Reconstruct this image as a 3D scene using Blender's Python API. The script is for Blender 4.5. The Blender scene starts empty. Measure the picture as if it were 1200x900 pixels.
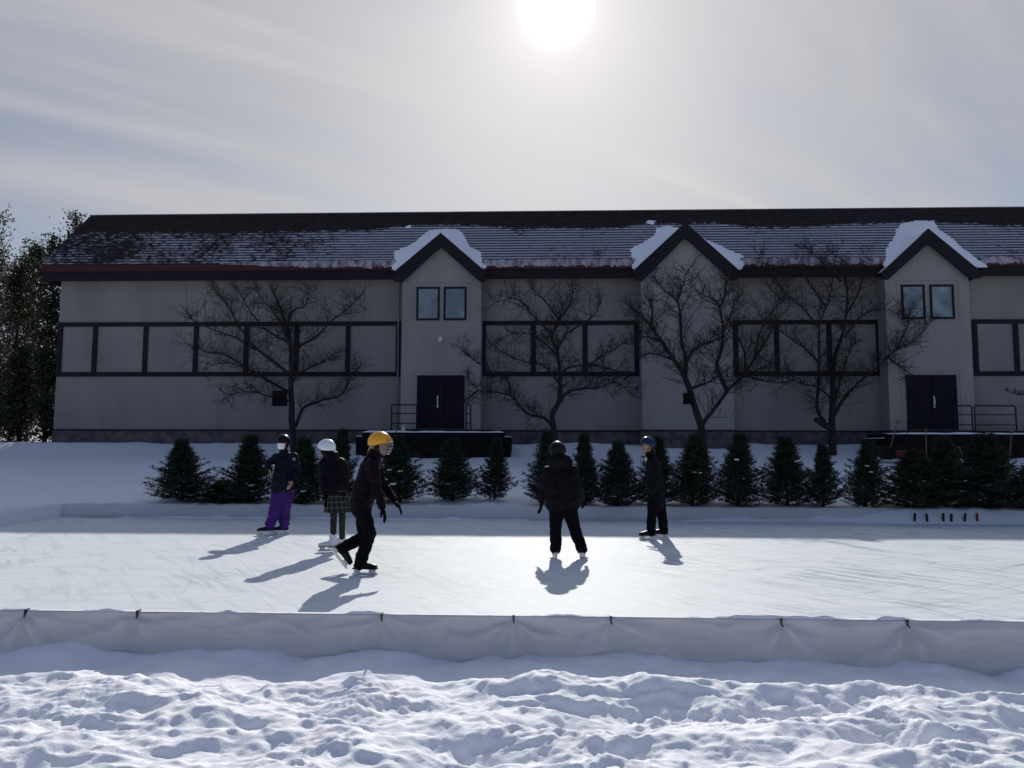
import bpy, bmesh, math, random
import numpy as np
from mathutils import Vector, Matrix, noise as mnoise

random.seed(7)
np.random.seed(7)
R = math.radians
scene = bpy.context.scene
COL = scene.collection

# ------------------------------------------------------------------ camera model
YAW, PITCH, ROLL, CAMH = 2.2, 4.87, 0.17, 1.4
F = Vector((-math.sin(R(YAW))*math.cos(R(PITCH)), math.cos(R(YAW))*math.cos(R(PITCH)), math.sin(R(PITCH))))
R0 = Vector((math.cos(R(YAW)), math.sin(R(YAW)), 0))
U0 = R0.cross(F)
RT = R0*math.cos(R(ROLL)) + U0*math.sin(R(ROLL))
UP = RT.cross(F)
CAM = Vector((0, 0, CAMH))
FH = Vector((-math.sin(R(YAW)), math.cos(R(YAW)), 0))      # level forward
RH = R0.copy()                                             # level right

def ray(x, y):
    return (F*900 + RT*(x-600) - UP*(y-450)).normalized()
def at_y(x, y, Y):
    d = ray(x, y); return CAM + d*(Y/d.y)
def at_z(x, y, z):
    d = ray(x, y); return CAM + d*((z-CAMH)/d.z)

cd = bpy.data.cameras.new('camera')
cam = bpy.data.objects.new('camera', cd)
COL.objects.link(cam)
cd.sensor_width = 36; cd.lens = 27; cd.clip_start = 0.05; cd.clip_end = 3000
M = Matrix((RT, UP, -F)).transposed().to_4x4()
M.translation = CAM
cam.matrix_world = M
scene.camera = cam

# ------------------------------------------------------------------ light
SUN = ray(651, 7)
sun_el = math.asin(SUN.z)
sun_az = math.atan2(SUN.x, SUN.y)       # clockwise from +Y
sl = bpy.data.lights.new('sun', 'SUN'); so = bpy.data.objects.new('sun', sl); COL.objects.link(so)
sl.energy = 3.3; sl.angle = R(0.6); sl.color = (1.0, 0.96, 0.90)
so.rotation_euler = SUN.to_track_quat('Z', 'Y').to_euler()

w = bpy.data.worlds.new('World'); scene.world = w; w.use_nodes = True
nt = w.node_tree; nt.nodes.clear()
def wn(t, **k):
    n = nt.nodes.new(t)
    for a, b in k.items(): setattr(n, a, b)
    return n
def lk(a, b): nt.links.new(a, b)
def wmath(op, a, b=None, c=None):
    n = wn('ShaderNodeMath', operation=op)
    for i, v in enumerate((a, b, c)):
        if v is None: continue
        if isinstance(v, (int, float)): n.inputs[i].default_value = v
        else: lk(v, n.inputs[i])
    return n.outputs[0]
sky = wn('ShaderNodeTexSky', sky_type='NISHITA', sun_disc=False, sun_elevation=sun_el, sun_rotation=sun_az)
sky.air_density = 1.0; sky.dust_density = 0.6; sky.ozone_density = 1.5
tc = wn('ShaderNodeTexCoord')
dot = wn('ShaderNodeVectorMath', operation='DOT_PRODUCT')
nrm = wn('ShaderNodeVectorMath', operation='NORMALIZE')
lk(tc.outputs['Generated'], nrm.inputs[0])
lk(nrm.outputs[0], dot.inputs[0]); dot.inputs[1].default_value = SUN
d = dot.outputs['Value']
half = wmath('MAXIMUM', wmath('MULTIPLY_ADD', d, 0.5, 0.5), 0.0)
broad = wmath('MULTIPLY', wmath('POWER', half, 4.5), 0.31)
one = wmath('SUBTRACT', 1.0, d)
g1 = wmath('MULTIPLY', wmath('EXPONENT', wmath('MULTIPLY', one, -1/0.030)), 0.13)
g2 = wmath('MULTIPLY', wmath('EXPONENT', wmath('MULTIPLY', one, -1/0.0032)), 0.20)
g3 = wmath('MULTIPLY', wmath('EXPONENT', wmath('MULTIPLY', one, -1/0.00045)), 1.0)
glow = wmath('ADD', wmath('ADD', g1, g2), g3)
# thin cirrus laid out on a high layer
sep = wn('ShaderNodeSeparateXYZ'); lk(nrm.outputs[0], sep.inputs[0])
zz = wmath('ADD', wmath('MAXIMUM', sep.outputs[2], 0.0), 0.10)
comb = wn('ShaderNodeCombineXYZ')
lk(wmath('DIVIDE', sep.outputs[0], zz), comb.inputs[0]); lk(wmath('DIVIDE', sep.outputs[1], zz), comb.inputs[1])
mp = wn('ShaderNodeMapping', vector_type='TEXTURE'); mp.inputs['Rotation'].default_value = (0, 0, R(38)); mp.inputs['Scale'].default_value = (2.4, 0.42, 1)
lk(comb.outputs[0], mp.inputs[0])
ns = wn('ShaderNodeTexNoise'); ns.inputs['Scale'].default_value = 0.8; ns.inputs['Detail'].default_value = 7; ns.inputs['Roughness'].default_value = 0.55
ns.inputs['Distortion'].default_value = 0.5
lk(mp.outputs[0], ns.inputs['Vector'])
ns2 = wn('ShaderNodeTexNoise'); ns2.inputs['Scale'].default_value = 0.42; ns2.inputs['Detail'].default_value = 3
lk(comb.outputs[0], ns2.inputs['Vector'])
cl = wmath('ADD', wmath('MULTIPLY', ns.outputs[0], 0.85), wmath('MULTIPLY', ns2.outputs[0], 0.4))
mr = wn('ShaderNodeMapRange'); mr.inputs['From Min'].default_value = 0.48; mr.inputs['From Max'].default_value = 0.74
mr.inputs['To Min'].default_value = 0.62; mr.inputs['To Max'].default_value = 1.0
lk(cl, mr.inputs['Value'])
cloud = mr.outputs[0]
crad = wmath('ADD', wmath('MULTIPLY', wmath('ADD', broad, 0.215), wmath('MULTIPLY_ADD', cloud, 1.38, -0.21)), glow)
hzn = wmath('MULTIPLY', wmath('POWER', wmath('SUBTRACT', 1.0, wmath('MAXIMUM', sep.outputs[2], 0.0)), 7.0), wmath('MULTIPLY', wmath('POWER', half, 3.0), 0.13))
crad = wmath('ADD', crad, hzn)
cc = wn('ShaderNodeMix', data_type='RGBA')
tint = wn('ShaderNodeMapRange'); lk(half, tint.inputs['Value'])
tint.inputs['From Min'].default_value = 0.60; tint.inputs['From Max'].default_value = 0.97
lk(tint.outputs[0], cc.inputs['Factor'])
cc.inputs[6].default_value = (0.54, 0.71, 1.24, 1); cc.inputs[7].default_value = (1.0, 0.972, 0.975, 1)
sc_ = wn('ShaderNodeVectorMath', operation='SCALE'); lk(cc.outputs[2], sc_.inputs[0]); lk(crad, sc_.inputs['Scale'])
bg1 = wn('ShaderNodeBackground'); lk(sky.outputs[0], bg1.inputs[0]); bg1.inputs[1].default_value = 0.10
bg2 = wn('ShaderNodeBackground'); lk(sc_.outputs[0], bg2.inputs[0]); bg2.inputs[1].default_value = 1.0
mixs = wn('ShaderNodeMixShader'); lk(cloud, mixs.inputs[0]); lk(bg1.outputs[0], mixs.inputs[1]); lk(bg2.outputs[0], mixs.inputs[2])
wo = wn('ShaderNodeOutputWorld'); lk(mixs.outputs[0], wo.inputs[0])

vs = scene.view_settings
scene.display_settings.display_device = 'sRGB'
vs.view_transform = 'Standard'; vs.look = 'None'; vs.exposure = 0.12; vs.gamma = 1; vs.use_curve_mapping = False

# ------------------------------------------------------------------ materials
MATS = {}
def mat(name, base, rough=0.8, spec=0.3, var=None, bump=None, metallic=0.0, transl=None, stretch=(1, 1, 1)):
    """var = (second colour, noise scale, lo, hi); bump = (scale, strength, distance)"""
    m = bpy.data.materials.new(name); m.use_nodes = True
    t = m.node_tree; p = t.nodes['Principled BSDF']
    p.inputs['Base Color'].default_value = (*base, 1); p.inputs['Roughness'].default_value = rough
    p.inputs['Specular IOR Level'].default_value = spec; p.inputs['Metallic'].default_value = metallic
    co = t.nodes.new('ShaderNodeTexCoord'); mpn = t.nodes.new('ShaderNodeMapping')
    mpn.inputs['Scale'].default_value = stretch; t.links.new(co.outputs['Object'], mpn.inputs[0])
    if var:
        n = t.nodes.new('ShaderNodeTexNoise'); n.inputs['Scale'].default_value = var[1]; n.inputs['Detail'].default_value = 6
        t.links.new(mpn.outputs[0], n.inputs['Vector'])
        r = t.nodes.new('ShaderNodeMapRange'); r.inputs['From Min'].default_value = var[2]; r.inputs['From Max'].default_value = var[3]
        t.links.new(n.outputs[0], r.inputs['Value'])
        mx = t.nodes.new('ShaderNodeMix'); mx.data_type = 'RGBA'
        mx.inputs[6].default_value = (*base, 1); mx.inputs[7].default_value = (*var[0], 1)
        t.links.new(r.outputs[0], mx.inputs['Factor']); t.links.new(mx.outputs[2], p.inputs['Base Color'])
    if bump:
        n = t.nodes.new('ShaderNodeTexNoise'); n.inputs['Scale'].default_value = bump[0]; n.inputs['Detail'].default_value = 5
        t.links.new(mpn.outputs[0], n.inputs['Vector'])
        b = t.nodes.new('ShaderNodeBump'); b.inputs['Strength'].default_value = bump[1]; b.inputs['Distance'].default_value = bump[2]
        t.links.new(n.outputs[0], b.inputs['Height']); t.links.new(b.outputs[0], p.inputs['Normal'])
    if transl:
        tr = t.nodes.new('ShaderNodeBsdfTranslucent'); tr.inputs[0].default_value = (*transl[0], 1)
        ms = t.nodes.new('ShaderNodeMixShader'); ms.inputs[0].default_value = transl[1]
        t.links.new(p.outputs[0], ms.inputs[1]); t.links.new(tr.outputs[0], ms.inputs[2])
        t.links.new(ms.outputs[0], t.nodes['Material Output'].inputs[0])
    MATS[name] = m
    return m

mat('snow', (0.86, 0.88, 0.92), 0.75, 0.25, bump=(60, 0.35, 0.01))
mat('snow_soft', (0.84, 0.86, 0.91), 0.8, 0.2, bump=(25, 0.3, 0.01))
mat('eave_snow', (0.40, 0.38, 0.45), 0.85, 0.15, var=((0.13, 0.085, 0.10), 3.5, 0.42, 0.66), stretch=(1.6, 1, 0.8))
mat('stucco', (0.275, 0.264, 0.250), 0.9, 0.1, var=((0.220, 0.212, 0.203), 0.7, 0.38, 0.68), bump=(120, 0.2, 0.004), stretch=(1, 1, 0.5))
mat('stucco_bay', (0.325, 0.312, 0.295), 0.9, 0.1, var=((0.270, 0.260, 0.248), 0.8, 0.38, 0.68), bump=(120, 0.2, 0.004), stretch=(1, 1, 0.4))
mat('foundation', (0.125, 0.12, 0.115), 0.95, 0.1, var=((0.065, 0.07, 0.078), 2.5, 0.4, 0.6), bump=(30, 0.3, 0.01))
mat('brown_trim', (0.014, 0.013, 0.017), 0.7, 0.15, var=((0.021, 0.019, 0.024), 2.0, 0.35, 0.7), stretch=(0.4, 1, 4))
mat('red_trim', (0.062, 0.014, 0.018), 0.6, 0.25, var=((0.05, 0.012, 0.015), 1.6, 0.35, 0.7))
mat('door_brown', (0.009, 0.008, 0.012), 0.6, 0.12, var=((0.012, 0.010, 0.015), 3, 0.4, 0.6))
mat('metal_bright', (0.55, 0.55, 0.56), 0.3, 0.5, metallic=0.8)
mat('flashing', (0.22, 0.22, 0.24), 0.45, 0.4, metallic=0.3, var=((0.12, 0.12, 0.14), 1.2, 0.4, 0.6))
mat('pane', (0.15, 0.19, 0.21), 0.08, 0.6, var=((0.28, 0.34, 0.37), 1.6, 0.4, 0.62))  # pale blue-grey mottling in the base colour stands in for reflected sky
mat('rail_black', (0.01, 0.01, 0.012), 0.5, 0.3)
mat('platform', (0.009, 0.008, 0.010), 0.8, 0.08, var=((0.015, 0.013, 0.015), 5, 0.4, 0.6), bump=(20, 0.3, 0.01))
mat('bark', (0.026, 0.022, 0.023), 0.9, 0.1, var=((0.048, 0.041, 0.040), 9, 0.4, 0.65), bump=(40, 0.6, 0.02), stretch=(1, 1, 0.4))
mat('twig', (0.030, 0.025, 0.028), 0.85, 0.15)
mat('needle', (0.018, 0.036, 0.026), 0.7, 0.15, var=((0.034, 0.050, 0.032), 14, 0.4, 0.65))
mat('needle_warm', (0.024, 0.036, 0.024), 0.7, 0.15, var=((0.048, 0.052, 0.032), 14, 0.45, 0.65))
mat('cedar_leaf', (0.016, 0.024, 0.014), 0.6, 0.3, var=((0.04, 0.043, 0.027), 3, 0.4, 0.65), transl=((0.05, 0.06, 0.02), 0.15))
mat('dry_leaf', (0.09, 0.065, 0.05), 0.7, 0.3, var=((0.14, 0.10, 0.08), 6, 0.4, 0.6), transl=((0.12, 0.08, 0.05), 0.2))
mat('tarp', (0.80, 0.79, 0.80), 0.55, 0.3, var=((0.72, 0.71, 0.73), 1.3, 0.35, 0.7), bump=(7, 0.25, 0.02), transl=((0.7, 0.69, 0.7), 0.25), stretch=(1, 1, 0.5))
mat('wood', (0.28, 0.17, 0.08), 0.8, 0.2, var=((0.2, 0.12, 0.06), 12, 0.4, 0.6))
mat('old_wood', (0.16, 0.12, 0.07), 0.8, 0.2)
mat('clamp', (0.015, 0.015, 0.017), 0.4, 0.4)
mat('red_plastic', (0.20, 0.02, 0.010), 0.5, 0.4)
mat('dark_plastic', (0.012, 0.016, 0.015), 0.6, 0.3)
mat('pale_plastic', (0.6, 0.58, 0.52), 0.5, 0.3)
mat('skin', (0.34, 0.20, 0.15), 0.55, 0.35)
mat('black_nylon', (0.005, 0.005, 0.008), 0.7, 0.06, var=((0.009, 0.009, 0.013), 8, 0.4, 0.6))
mat('black_trouser', (0.005, 0.005, 0.008), 0.8, 0.05)
mat('navy_nylon', (0.006, 0.008, 0.015), 0.6, 0.07, var=((0.010, 0.012, 0.02), 8, 0.4, 0.6))
mat('maroon_nylon', (0.014, 0.006, 0.011), 0.6, 0.06, var=((0.005, 0.005, 0.009), 5, 0.38, 0.52))
mat('maroon_pattern', (0.016, 0.005, 0.010), 0.6, 0.06, var=((0.005, 0.004, 0.009), 9, 0.40, 0.50))
mat('purple', (0.060, 0.015, 0.16), 0.6, 0.15, var=((0.035, 0.009, 0.10), 4, 0.4, 0.65))
mat('legging', (0.022, 0.026, 0.026), 0.85, 0.15)
mat('yellow_shell', (0.80, 0.36, 0.015), 0.3, 0.5)
mat('white_shell', (0.78, 0.80, 0.84), 0.3, 0.5)
mat('blue_shell', (0.006, 0.014, 0.065), 0.2, 0.35)
mat('black_shell', (0.006, 0.006, 0.009), 0.35, 0.15)
mat('mask_white', (0.82, 0.82, 0.84), 0.7, 0.2)
mat('hair_dark', (0.012, 0.009, 0.008), 0.55, 0.3)
mat('hair_blond', (0.40, 0.27, 0.14), 0.5, 0.3, var=((0.25, 0.16, 0.08), 30, 0.4, 0.6), stretch=(1, 1, 0.1))
mat('skate_white', (0.74, 0.73, 0.78), 0.45, 0.35)
mat('skate_black', (0.008, 0.008, 0.011), 0.4, 0.15)
mat('blade_holder', (0.65, 0.66, 0.7), 0.4, 0.4)
mat('steel', (0.6, 0.6, 0.62), 0.25, 0.5, metallic=0.9)
mat('grey_sole', (0.2, 0.2, 0.22), 0.6, 0.3)
mat('eye_dark', (0.02, 0.015, 0.012), 0.2, 0.5)

# tartan skirt
def tartan():
    m = mat('tartan', (0.015, 0.018, 0.018), 0.85, 0.15)
    t = m.node_tree; p = t.nodes['Principled BSDF']
    at = t.nodes.new('ShaderNodeUVMap'); sp = t.nodes.new('ShaderNodeSeparateXYZ'); t.links.new(at.outputs[0], sp.inputs[0])
    def line(o, freq, width):
        a = t.nodes.new('ShaderNodeMath'); a.operation = 'MULTIPLY'; a.inputs[1].default_value = freq; t.links.new(o, a.inputs[0])
        b = t.nodes.new('ShaderNodeMath'); b.operation = 'FRACT'; t.links.new(a.outputs[0], b.inputs[0])
        c = t.nodes.new('ShaderNodeMath'); c.operation = 'LESS_THAN'; c.inputs[1].default_value = width; t.links.new(b.outputs[0], c.inputs[0])
        return c.outputs[0]
    mx = t.nodes.new('ShaderNodeMath'); mx.operation = 'MAXIMUM'
    t.links.new(line(sp.outputs[0], 16, 0.14), mx.inputs[0]); t.links.new(line(sp.outputs[1], 4, 0.15), mx.inputs[1])
    c = t.nodes.new('ShaderNodeMix'); c.data_type = 'RGBA'; c.inputs[6].default_value = (0.014, 0.018, 0.018, 1); c.inputs[7].default_value = (0.10, 0.10, 0.08, 1)
    t.links.new(mx.outputs[0], c.inputs['Factor']); t.links.new(c.outputs[2], p.inputs['Base Color'])
tartan()

# ice: shaved white ice with scuffs and skate scratches
def ice_mat():
    m = mat('ice', (0.78, 0.81, 0.82), 0.42, 0.05)
    t = m.node_tree; p = t.nodes['Principled BSDF']; N = t.nodes.new; L = t.links.new
    co = N('ShaderNodeTexCoord')
    def nz(scale, detail, st, rot=0, dist=0.0):
        mpn = N('ShaderNodeMapping'); mpn.vector_type = 'TEXTURE'; mpn.inputs['Scale'].default_value = tuple(1/q for q in st); mpn.inputs['Rotation'].default_value = (0, 0, R(rot))
        L(co.outputs['Object'], mpn.inputs[0])
        n = N('ShaderNodeTexNoise'); n.inputs['Scale'].default_value = scale; n.inputs['Detail'].default_value = detail; n.inputs['Distortion'].default_value = dist
        L(mpn.outputs[0], n.inputs['Vector']); return n.outputs[0]
    def rng(v, a, b, lo=0, hi=1):
        r = N('ShaderNodeMapRange'); r.inputs['From Min'].default_value = a; r.inputs['From Max'].default_value = b
        r.inputs['To Min'].default_value = lo; r.inputs['To Max'].default_value = hi; L(v, r.inputs['Value']); return r.outputs[0]
    def mth(op, a, b):
        n = N('ShaderNodeMath'); n.operation = op
        for i, v in enumerate((a, b)):
            if isinstance(v, (int, float)): n.inputs[i].default_value = v
            else: L(v, n.inputs[i])
        return n.outputs[0]
    blot = rng(nz(0.35, 5, (1, 1, 1), 10, 0.8), 0.42, 0.68)                 # bare, greener ice patches
    sx = N('ShaderNodeSeparateXYZ'); L(co.outputs['Object'], sx.inputs[0])
    rightw = rng(sx.outputs[0], 0.5, 6.0, 0.42, 1.0)
    streak = rng(nz(3.2, 6, (0.30, 2.2, 1), -52, 0.9), 0.50, 0.64)
    streak2 = rng(nz(4.0, 6, (0.25, 2.2, 1), 8, 0.8), 0.52, 0.66)
    st = mth('MAXIMUM', streak, mth('MULTIPLY', streak2, 0.7))
    f = mth('MULTIPLY', mth('MULTIPLY', st, rightw), mth('ADD', mth('MULTIPLY', blot, 0.75), 0.28))
    # thin skate scratches: contour lines of stretched noise
    def scratch(rot, sc, w_):
        a = nz(sc, 1, (0.10, 1.5, 1), rot, 0.2)
        return rng(mth('ABSOLUTE', mth('SUBTRACT', mth('FRACT', mth('MULTIPLY', a, 9), 0), 0.5), 0), 0.0, w_, 1, 0)
    s = mth('MAXIMUM', scratch(-62, 0.9, 0.06), scratch(35, 1.1, 0.055))
    s = mth('MULTIPLY', s, rng(nz(0.8, 3, (1, 1, 1), 40), 0.40, 0.58))
    tot = mth('MINIMUM', mth('ADD', f, mth('MULTIPLY', mth('MULTIPLY', s, 0.6), rightw)), 1.0)
    c = N('ShaderNodeMix'); c.data_type = 'RGBA'
    c.inputs[6].default_value = (0.76, 0.80, 0.81, 1); c.inputs[7].default_value = (0.34, 0.42, 0.435, 1)
    L(tot, c.inputs['Factor']); L(c.outputs[2], p.inputs['Base Color'])
    L(rng(tot, 0, 1, 0.55, 0.38), p.inputs['Roughness'])
    hsum = mth('ADD', mth('ADD', mth('MULTIPLY', nz(14, 6, (0.7, 1.5, 1)), 0.5), mth('MULTIPLY', nz(55, 3, (1, 1, 1)), 0.25)), mth('MULTIPLY', tot, -0.35))
    b = N('ShaderNodeBump'); b.inputs['Strength'].default_value = 0.8; b.inputs['Distance'].default_value = 0.012
    L(hsum, b.inputs['Height']); L(b.outputs[0], p.inputs['Normal'])
ice_mat()

# roof shingles dusted with snow
ROOF_Z0, ROOF_Z1, NCOURSE = 8.60, 11.30, 20
def roof_mat():
    m = mat('shingle_snow', (0.022, 0.018, 0.021), 0.85, 0.2)
    t = m.node_tree; p = t.nodes['Principled BSDF']; N = t.nodes.new; L = t.links.new
    co = N('ShaderNodeTexCoord'); sx = N('ShaderNodeSeparateXYZ'); L(co.outputs['Object'], sx.inputs[0])
    def mth(op, a, b=0.0, c=None):
        n = N('ShaderNodeMath'); n.operation = op
        for i, v in enumerate((a, b, c)):
            if v is None: continue
            if isinstance(v, (int, float)): n.inputs[i].default_value = v
            else: L(v, n.inputs[i])
        return n.outputs[0]
    def rng(v, a, b, lo=0, hi=1):
        r = N('ShaderNodeMapRange'); r.inputs['From Min'].default_value = a; r.inputs['From Max'].default_value = b
        r.inputs['To Min'].default_value = lo; r.inputs['To Max'].default_value = hi; L(v, r.inputs['Value']); return r.outputs[0]
    def nz(scale, detail, stx):
        mpn = N('ShaderNodeMapping'); mpn.inputs['Scale'].default_value = stx; L(co.outputs['Object'], mpn.inputs[0])
        n = N('ShaderNodeTexNoise'); n.inputs['Scale'].default_value = scale; n.inputs['Detail'].default_value = detail
        L(mpn.outputs[0], n.inputs['Vector']); return n.outputs[0]
    z = sx.outputs[2]; x = sx.outputs[0]
    cz = mth('MULTIPLY', mth('SUBTRACT', z, ROOF_Z0), NCOURSE/(ROOF_Z1-ROOF_Z0))
    fr = mth('FRACT', cz); fl = mth('FLOOR', cz)
    # individual tabs: hash noise by course and tab number
    cb = N('ShaderNodeCombineXYZ')
    L(mth('FLOOR', mth('MULTIPLY', mth('ADD', x, mth('MULTIPLY', fl, 0.137)), 5.0)), cb.inputs[0]); L(fl, cb.inputs[1])
    wh = N('ShaderNodeTexWhiteNoise'); wh.noise_dimensions = '2D'; L(cb.outputs[0], wh.inputs['Vector'])
    tab = wh.outputs['Value']
    # how much snow lies here
    top = rng(z, 10.25, 10.75, 1.0, 0.0)
    right = rng(x, 17.0, 21.0, 0.0, 1.0)
    top = mth('MAXIMUM', top, right)
    amount = mth('ADD', rng(x, -17.5, -5.0, 0.42, 0.70), mth('MULTIPLY', mth('SUBTRACT', nz(0.55, 3, (1, 1, 1.6)), 0.5), 0.8))
    near = None
    for gx in (-3.9, 5.5, 14.5):
        e_ = mth('MULTIPLY', mth('EXPONENT', mth('MULTIPLY', mth('POWER', mth('DIVIDE', mth('ABSOLUTE', mth('SUBTRACT', x, gx), 0), 2.7), 4.0), -1.0), 0), 0.40)
        near = e_ if near is None else mth('ADD', near, e_)
    amount = mth('ADD', amount, near)
    amount = mth('ADD', amount, mth('MULTIPLY', mth('SUBTRACT', nz(7.0, 4, (1.0, 1, 1.3)), 0.5), 0.9))
    amount = mth('SUBTRACT', mth('ADD', amount, mth('MULTIPLY', mth('SUBTRACT', tab, 0.5), 0.20)), mth('MULTIPLY', mth('SUBTRACT', 1.0, top), 1.1))
    mask = mth('MULTIPLY', rng(amount, 0.38, 0.66), rng(mth('ADD', fr, mth('MULTIPLY', nz(9, 2, (1, 1, 1)), 0.35)), 0.52, 0.72))
    c = N('ShaderNodeMix'); c.data_type = 'RGBA'
    dk = N('ShaderNodeMix'); dk.data_type = 'RGBA'; dk.inputs[6].default_value = (0.020, 0.016, 0.019, 1); dk.inputs[7].default_value = (0.034, 0.027, 0.030, 1)
    L(tab, dk.inputs['Factor']); L(dk.outputs[2], c.inputs[6])
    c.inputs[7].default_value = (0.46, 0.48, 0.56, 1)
    L(mask, c.inputs['Factor']); L(c.outputs[2], p.inputs['Base Color'])
roof_mat()

# ------------------------------------------------------------------ object helpers
def link(o, parent=None):
    COL.objects.link(o)
    if parent is not None: o.parent = parent
    return o
def obj(name, verts, faces, m, parent=None, smooth=False, origin=None):
    me = bpy.data.meshes.new(name)
    if origin is not None:
        verts = [(v[0]-origin[0], v[1]-origin[1], v[2]-origin[2]) for v in verts]
    me.from_pydata([tuple(v) for v in verts], [], faces); me.update()
    if m: me.materials.append(MATS[m])
    if smooth: me.polygons.foreach_set('use_smooth', [True]*len(me.polygons))
    o = bpy.data.objects.new(name, me)
    if origin is not None and parent is None: o.location = origin
    return link(o, parent)
def thing(name, label, cat, loc=(0, 0, 0), group=None):
    o = bpy.data.objects.new(name, None); COL.objects.link(o); o.location = loc
    o.empty_display_size = 0.2
    o['label'] = label; o['category'] = cat
    if group: o['group'] = group
    return o
def tag(o, label, cat, group=None, kind=None):
    if label: o['label'] = label
    if cat: o['category'] = cat
    if group: o['group'] = group
    if kind: o['kind'] = kind
    return o
class MB:
    def __init__(s): s.v = []; s.f = []
    def box(s, x0, x1, y0, y1, z0, z1):
        b = len(s.v)
        s.v += [(x0, y0, z0), (x1, y0, z0), (x1, y1, z0), (x0, y1, z0), (x0, y0, z1), (x1, y0, z1), (x1, y1, z1), (x0, y1, z1)]
        s.f += [[b+i for i in q] for q in ((0, 3, 2, 1), (4, 5, 6, 7), (0, 1, 5, 4), (1, 2, 6, 5), (2, 3, 7, 6), (3, 0, 4, 7))]
    def prism_xz(s, pts, y0, y1):
        b = len(s.v); n = len(pts)
        s.v += [(p[0], y0, p[1]) for p in pts] + [(p[0], y1, p[1]) for p in pts]
        s.f.append([b+i for i in range(n)]); s.f.append([b+n+i for i in reversed(range(n))])
        for i in range(n):
            j = (i+1) % n; s.f.append([b+j, b+i, b+n+i, b+n+j])
    def tube(s, pts, rads, n=6, cap=True):
        pts = [Vector(p) for p in pts]; b = len(s.v)
        ref = Vector((0.31, 0.87, 0.12)) if abs((pts[-1]-pts[0]).normalized().dot(Vector((0.31, 0.87, 0.12)).normalized())) < 0.9 else Vector((1, 0, 0))
        for i, p in enumerate(pts):
            t = (pts[min(i+1, len(pts)-1)] - pts[max(i-1, 0)])
            t = t.normalized() if t.length > 1e-9 else Vector((0, 0, 1))
            a = (ref - t*ref.dot(t)).normalized(); c = t.cross(a)
            r = rads[i] if hasattr(rads, '__len__') else rads
            for k in range(n):
                an = 2*math.pi*k/n
                s.v.append(tuple(p + (a*math.cos(an)+c*math.sin(an))*r))
        for i in range(len(pts)-1):
            for k in range(n):
                k2 = (k+1) % n
                s.f.append([b+i*n+k, b+i*n+k2, b+(i+1)*n+k2, b+(i+1)*n+k])
        if cap:
            s.f.append([b+k for k in reversed(range(n))]); s.f.append([b+(len(pts)-1)*n+k for k in range(n)])
    def build(s, name, m, parent=None, smooth=False, origin=None):
        return obj(name, s.v, s.f, m, parent, smooth, origin)

def bevel(o, wdt=0.01, seg=2):
    md = o.modifiers.new('bevel', 'BEVEL'); md.width = wdt; md.segments = seg; md.limit_method = 'ANGLE'
    return o

# ------------------------------------------------------------------ numpy noise
def _hash(ix, iy, seed):
    h = (ix.astype(np.int64)*374761393 + iy.astype(np.int64)*668265263 + seed*1274126177) & 0xFFFFFFFF
    h = ((h ^ (h >> 13))*1274126177) & 0xFFFFFFFF
    return ((h ^ (h >> 16)) & 0xFFFF)/65535.0
def vnoise(x, y, seed=0):
    ix = np.floor(x); iy = np.floor(y); fx = x-ix; fy = y-iy
    ux = fx**3*(fx*(fx*6-15)+10); uy = fy**3*(fy*(fy*6-15)+10)
    def gr(i, j):
        a = _hash(ix+i, iy+j, seed)*2*math.pi
        return np.cos(a)*(fx-i) + np.sin(a)*(fy-j)
    n0 = gr(0, 0)*(1-ux)+gr(1, 0)*ux; n1 = gr(0, 1)*(1-ux)+gr(1, 1)*ux
    return (n0*(1-uy)+n1*uy)*1.5
def fbm(x, y, oct=4, seed=0, gain=0.5, lac=2.03):
    s = 0; a = 1
    for o in range(oct):
        s = s + a*vnoise(x, y, seed+o*17); x = x*lac+3.1; y = y*lac+7.7; a *= gain
    return s
def billow(x, y, oct=4, seed=0, gain=0.5):
    s = 0; a = 1
    for o in range(oct):
        s = s + a*(0.35-np.abs(vnoise(x, y, seed+o*17))); x = x*2.05+1.3; y = y*2.05+5.1; a *= gain
    return s
def sstep(a, b, x):
    t = np.clip((x-a)/(b-a), 0, 1); return t*t*(3-2*t)

YN, YF, XL, XR = 5.93, 15.40, -9.75, 18.0     # rink edges

def footholes(x, y):
    """trampled prints: jittered cells with a dent and a raised lip"""
    out = np.zeros_like(x); cs = 0.34
    gx = np.floor(x/cs); gy = np.floor(y/cs)
    for i in (-1, 0, 1):
        for j in (-1, 0, 1):
            cx = gx+i; cy = gy+j
            px = (cx+0.15+0.7*_hash(cx, cy, 5))*cs; py = (cy+0.15+0.7*_hash(cx, cy, 6))*cs
            an = _hash(cx, cy, 7)*math.pi; st = 0.4+0.9*_hash(cx, cy, 8); st = np.where(_hash(cx, cy, 9) < 0.30, 0, st)
            dx = x-px; dy = y-py
            u = dx*np.cos(an)+dy*np.sin(an); v = -dx*np.sin(an)+dy*np.cos(an)
            rr = np.sqrt((u/0.155)**2+(v/0.085)**2)
            out += st*(-0.050*np.exp(-(rr**4)) + 0.022*np.exp(-((rr-1.45)/0.38)**2))
    return out

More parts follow.
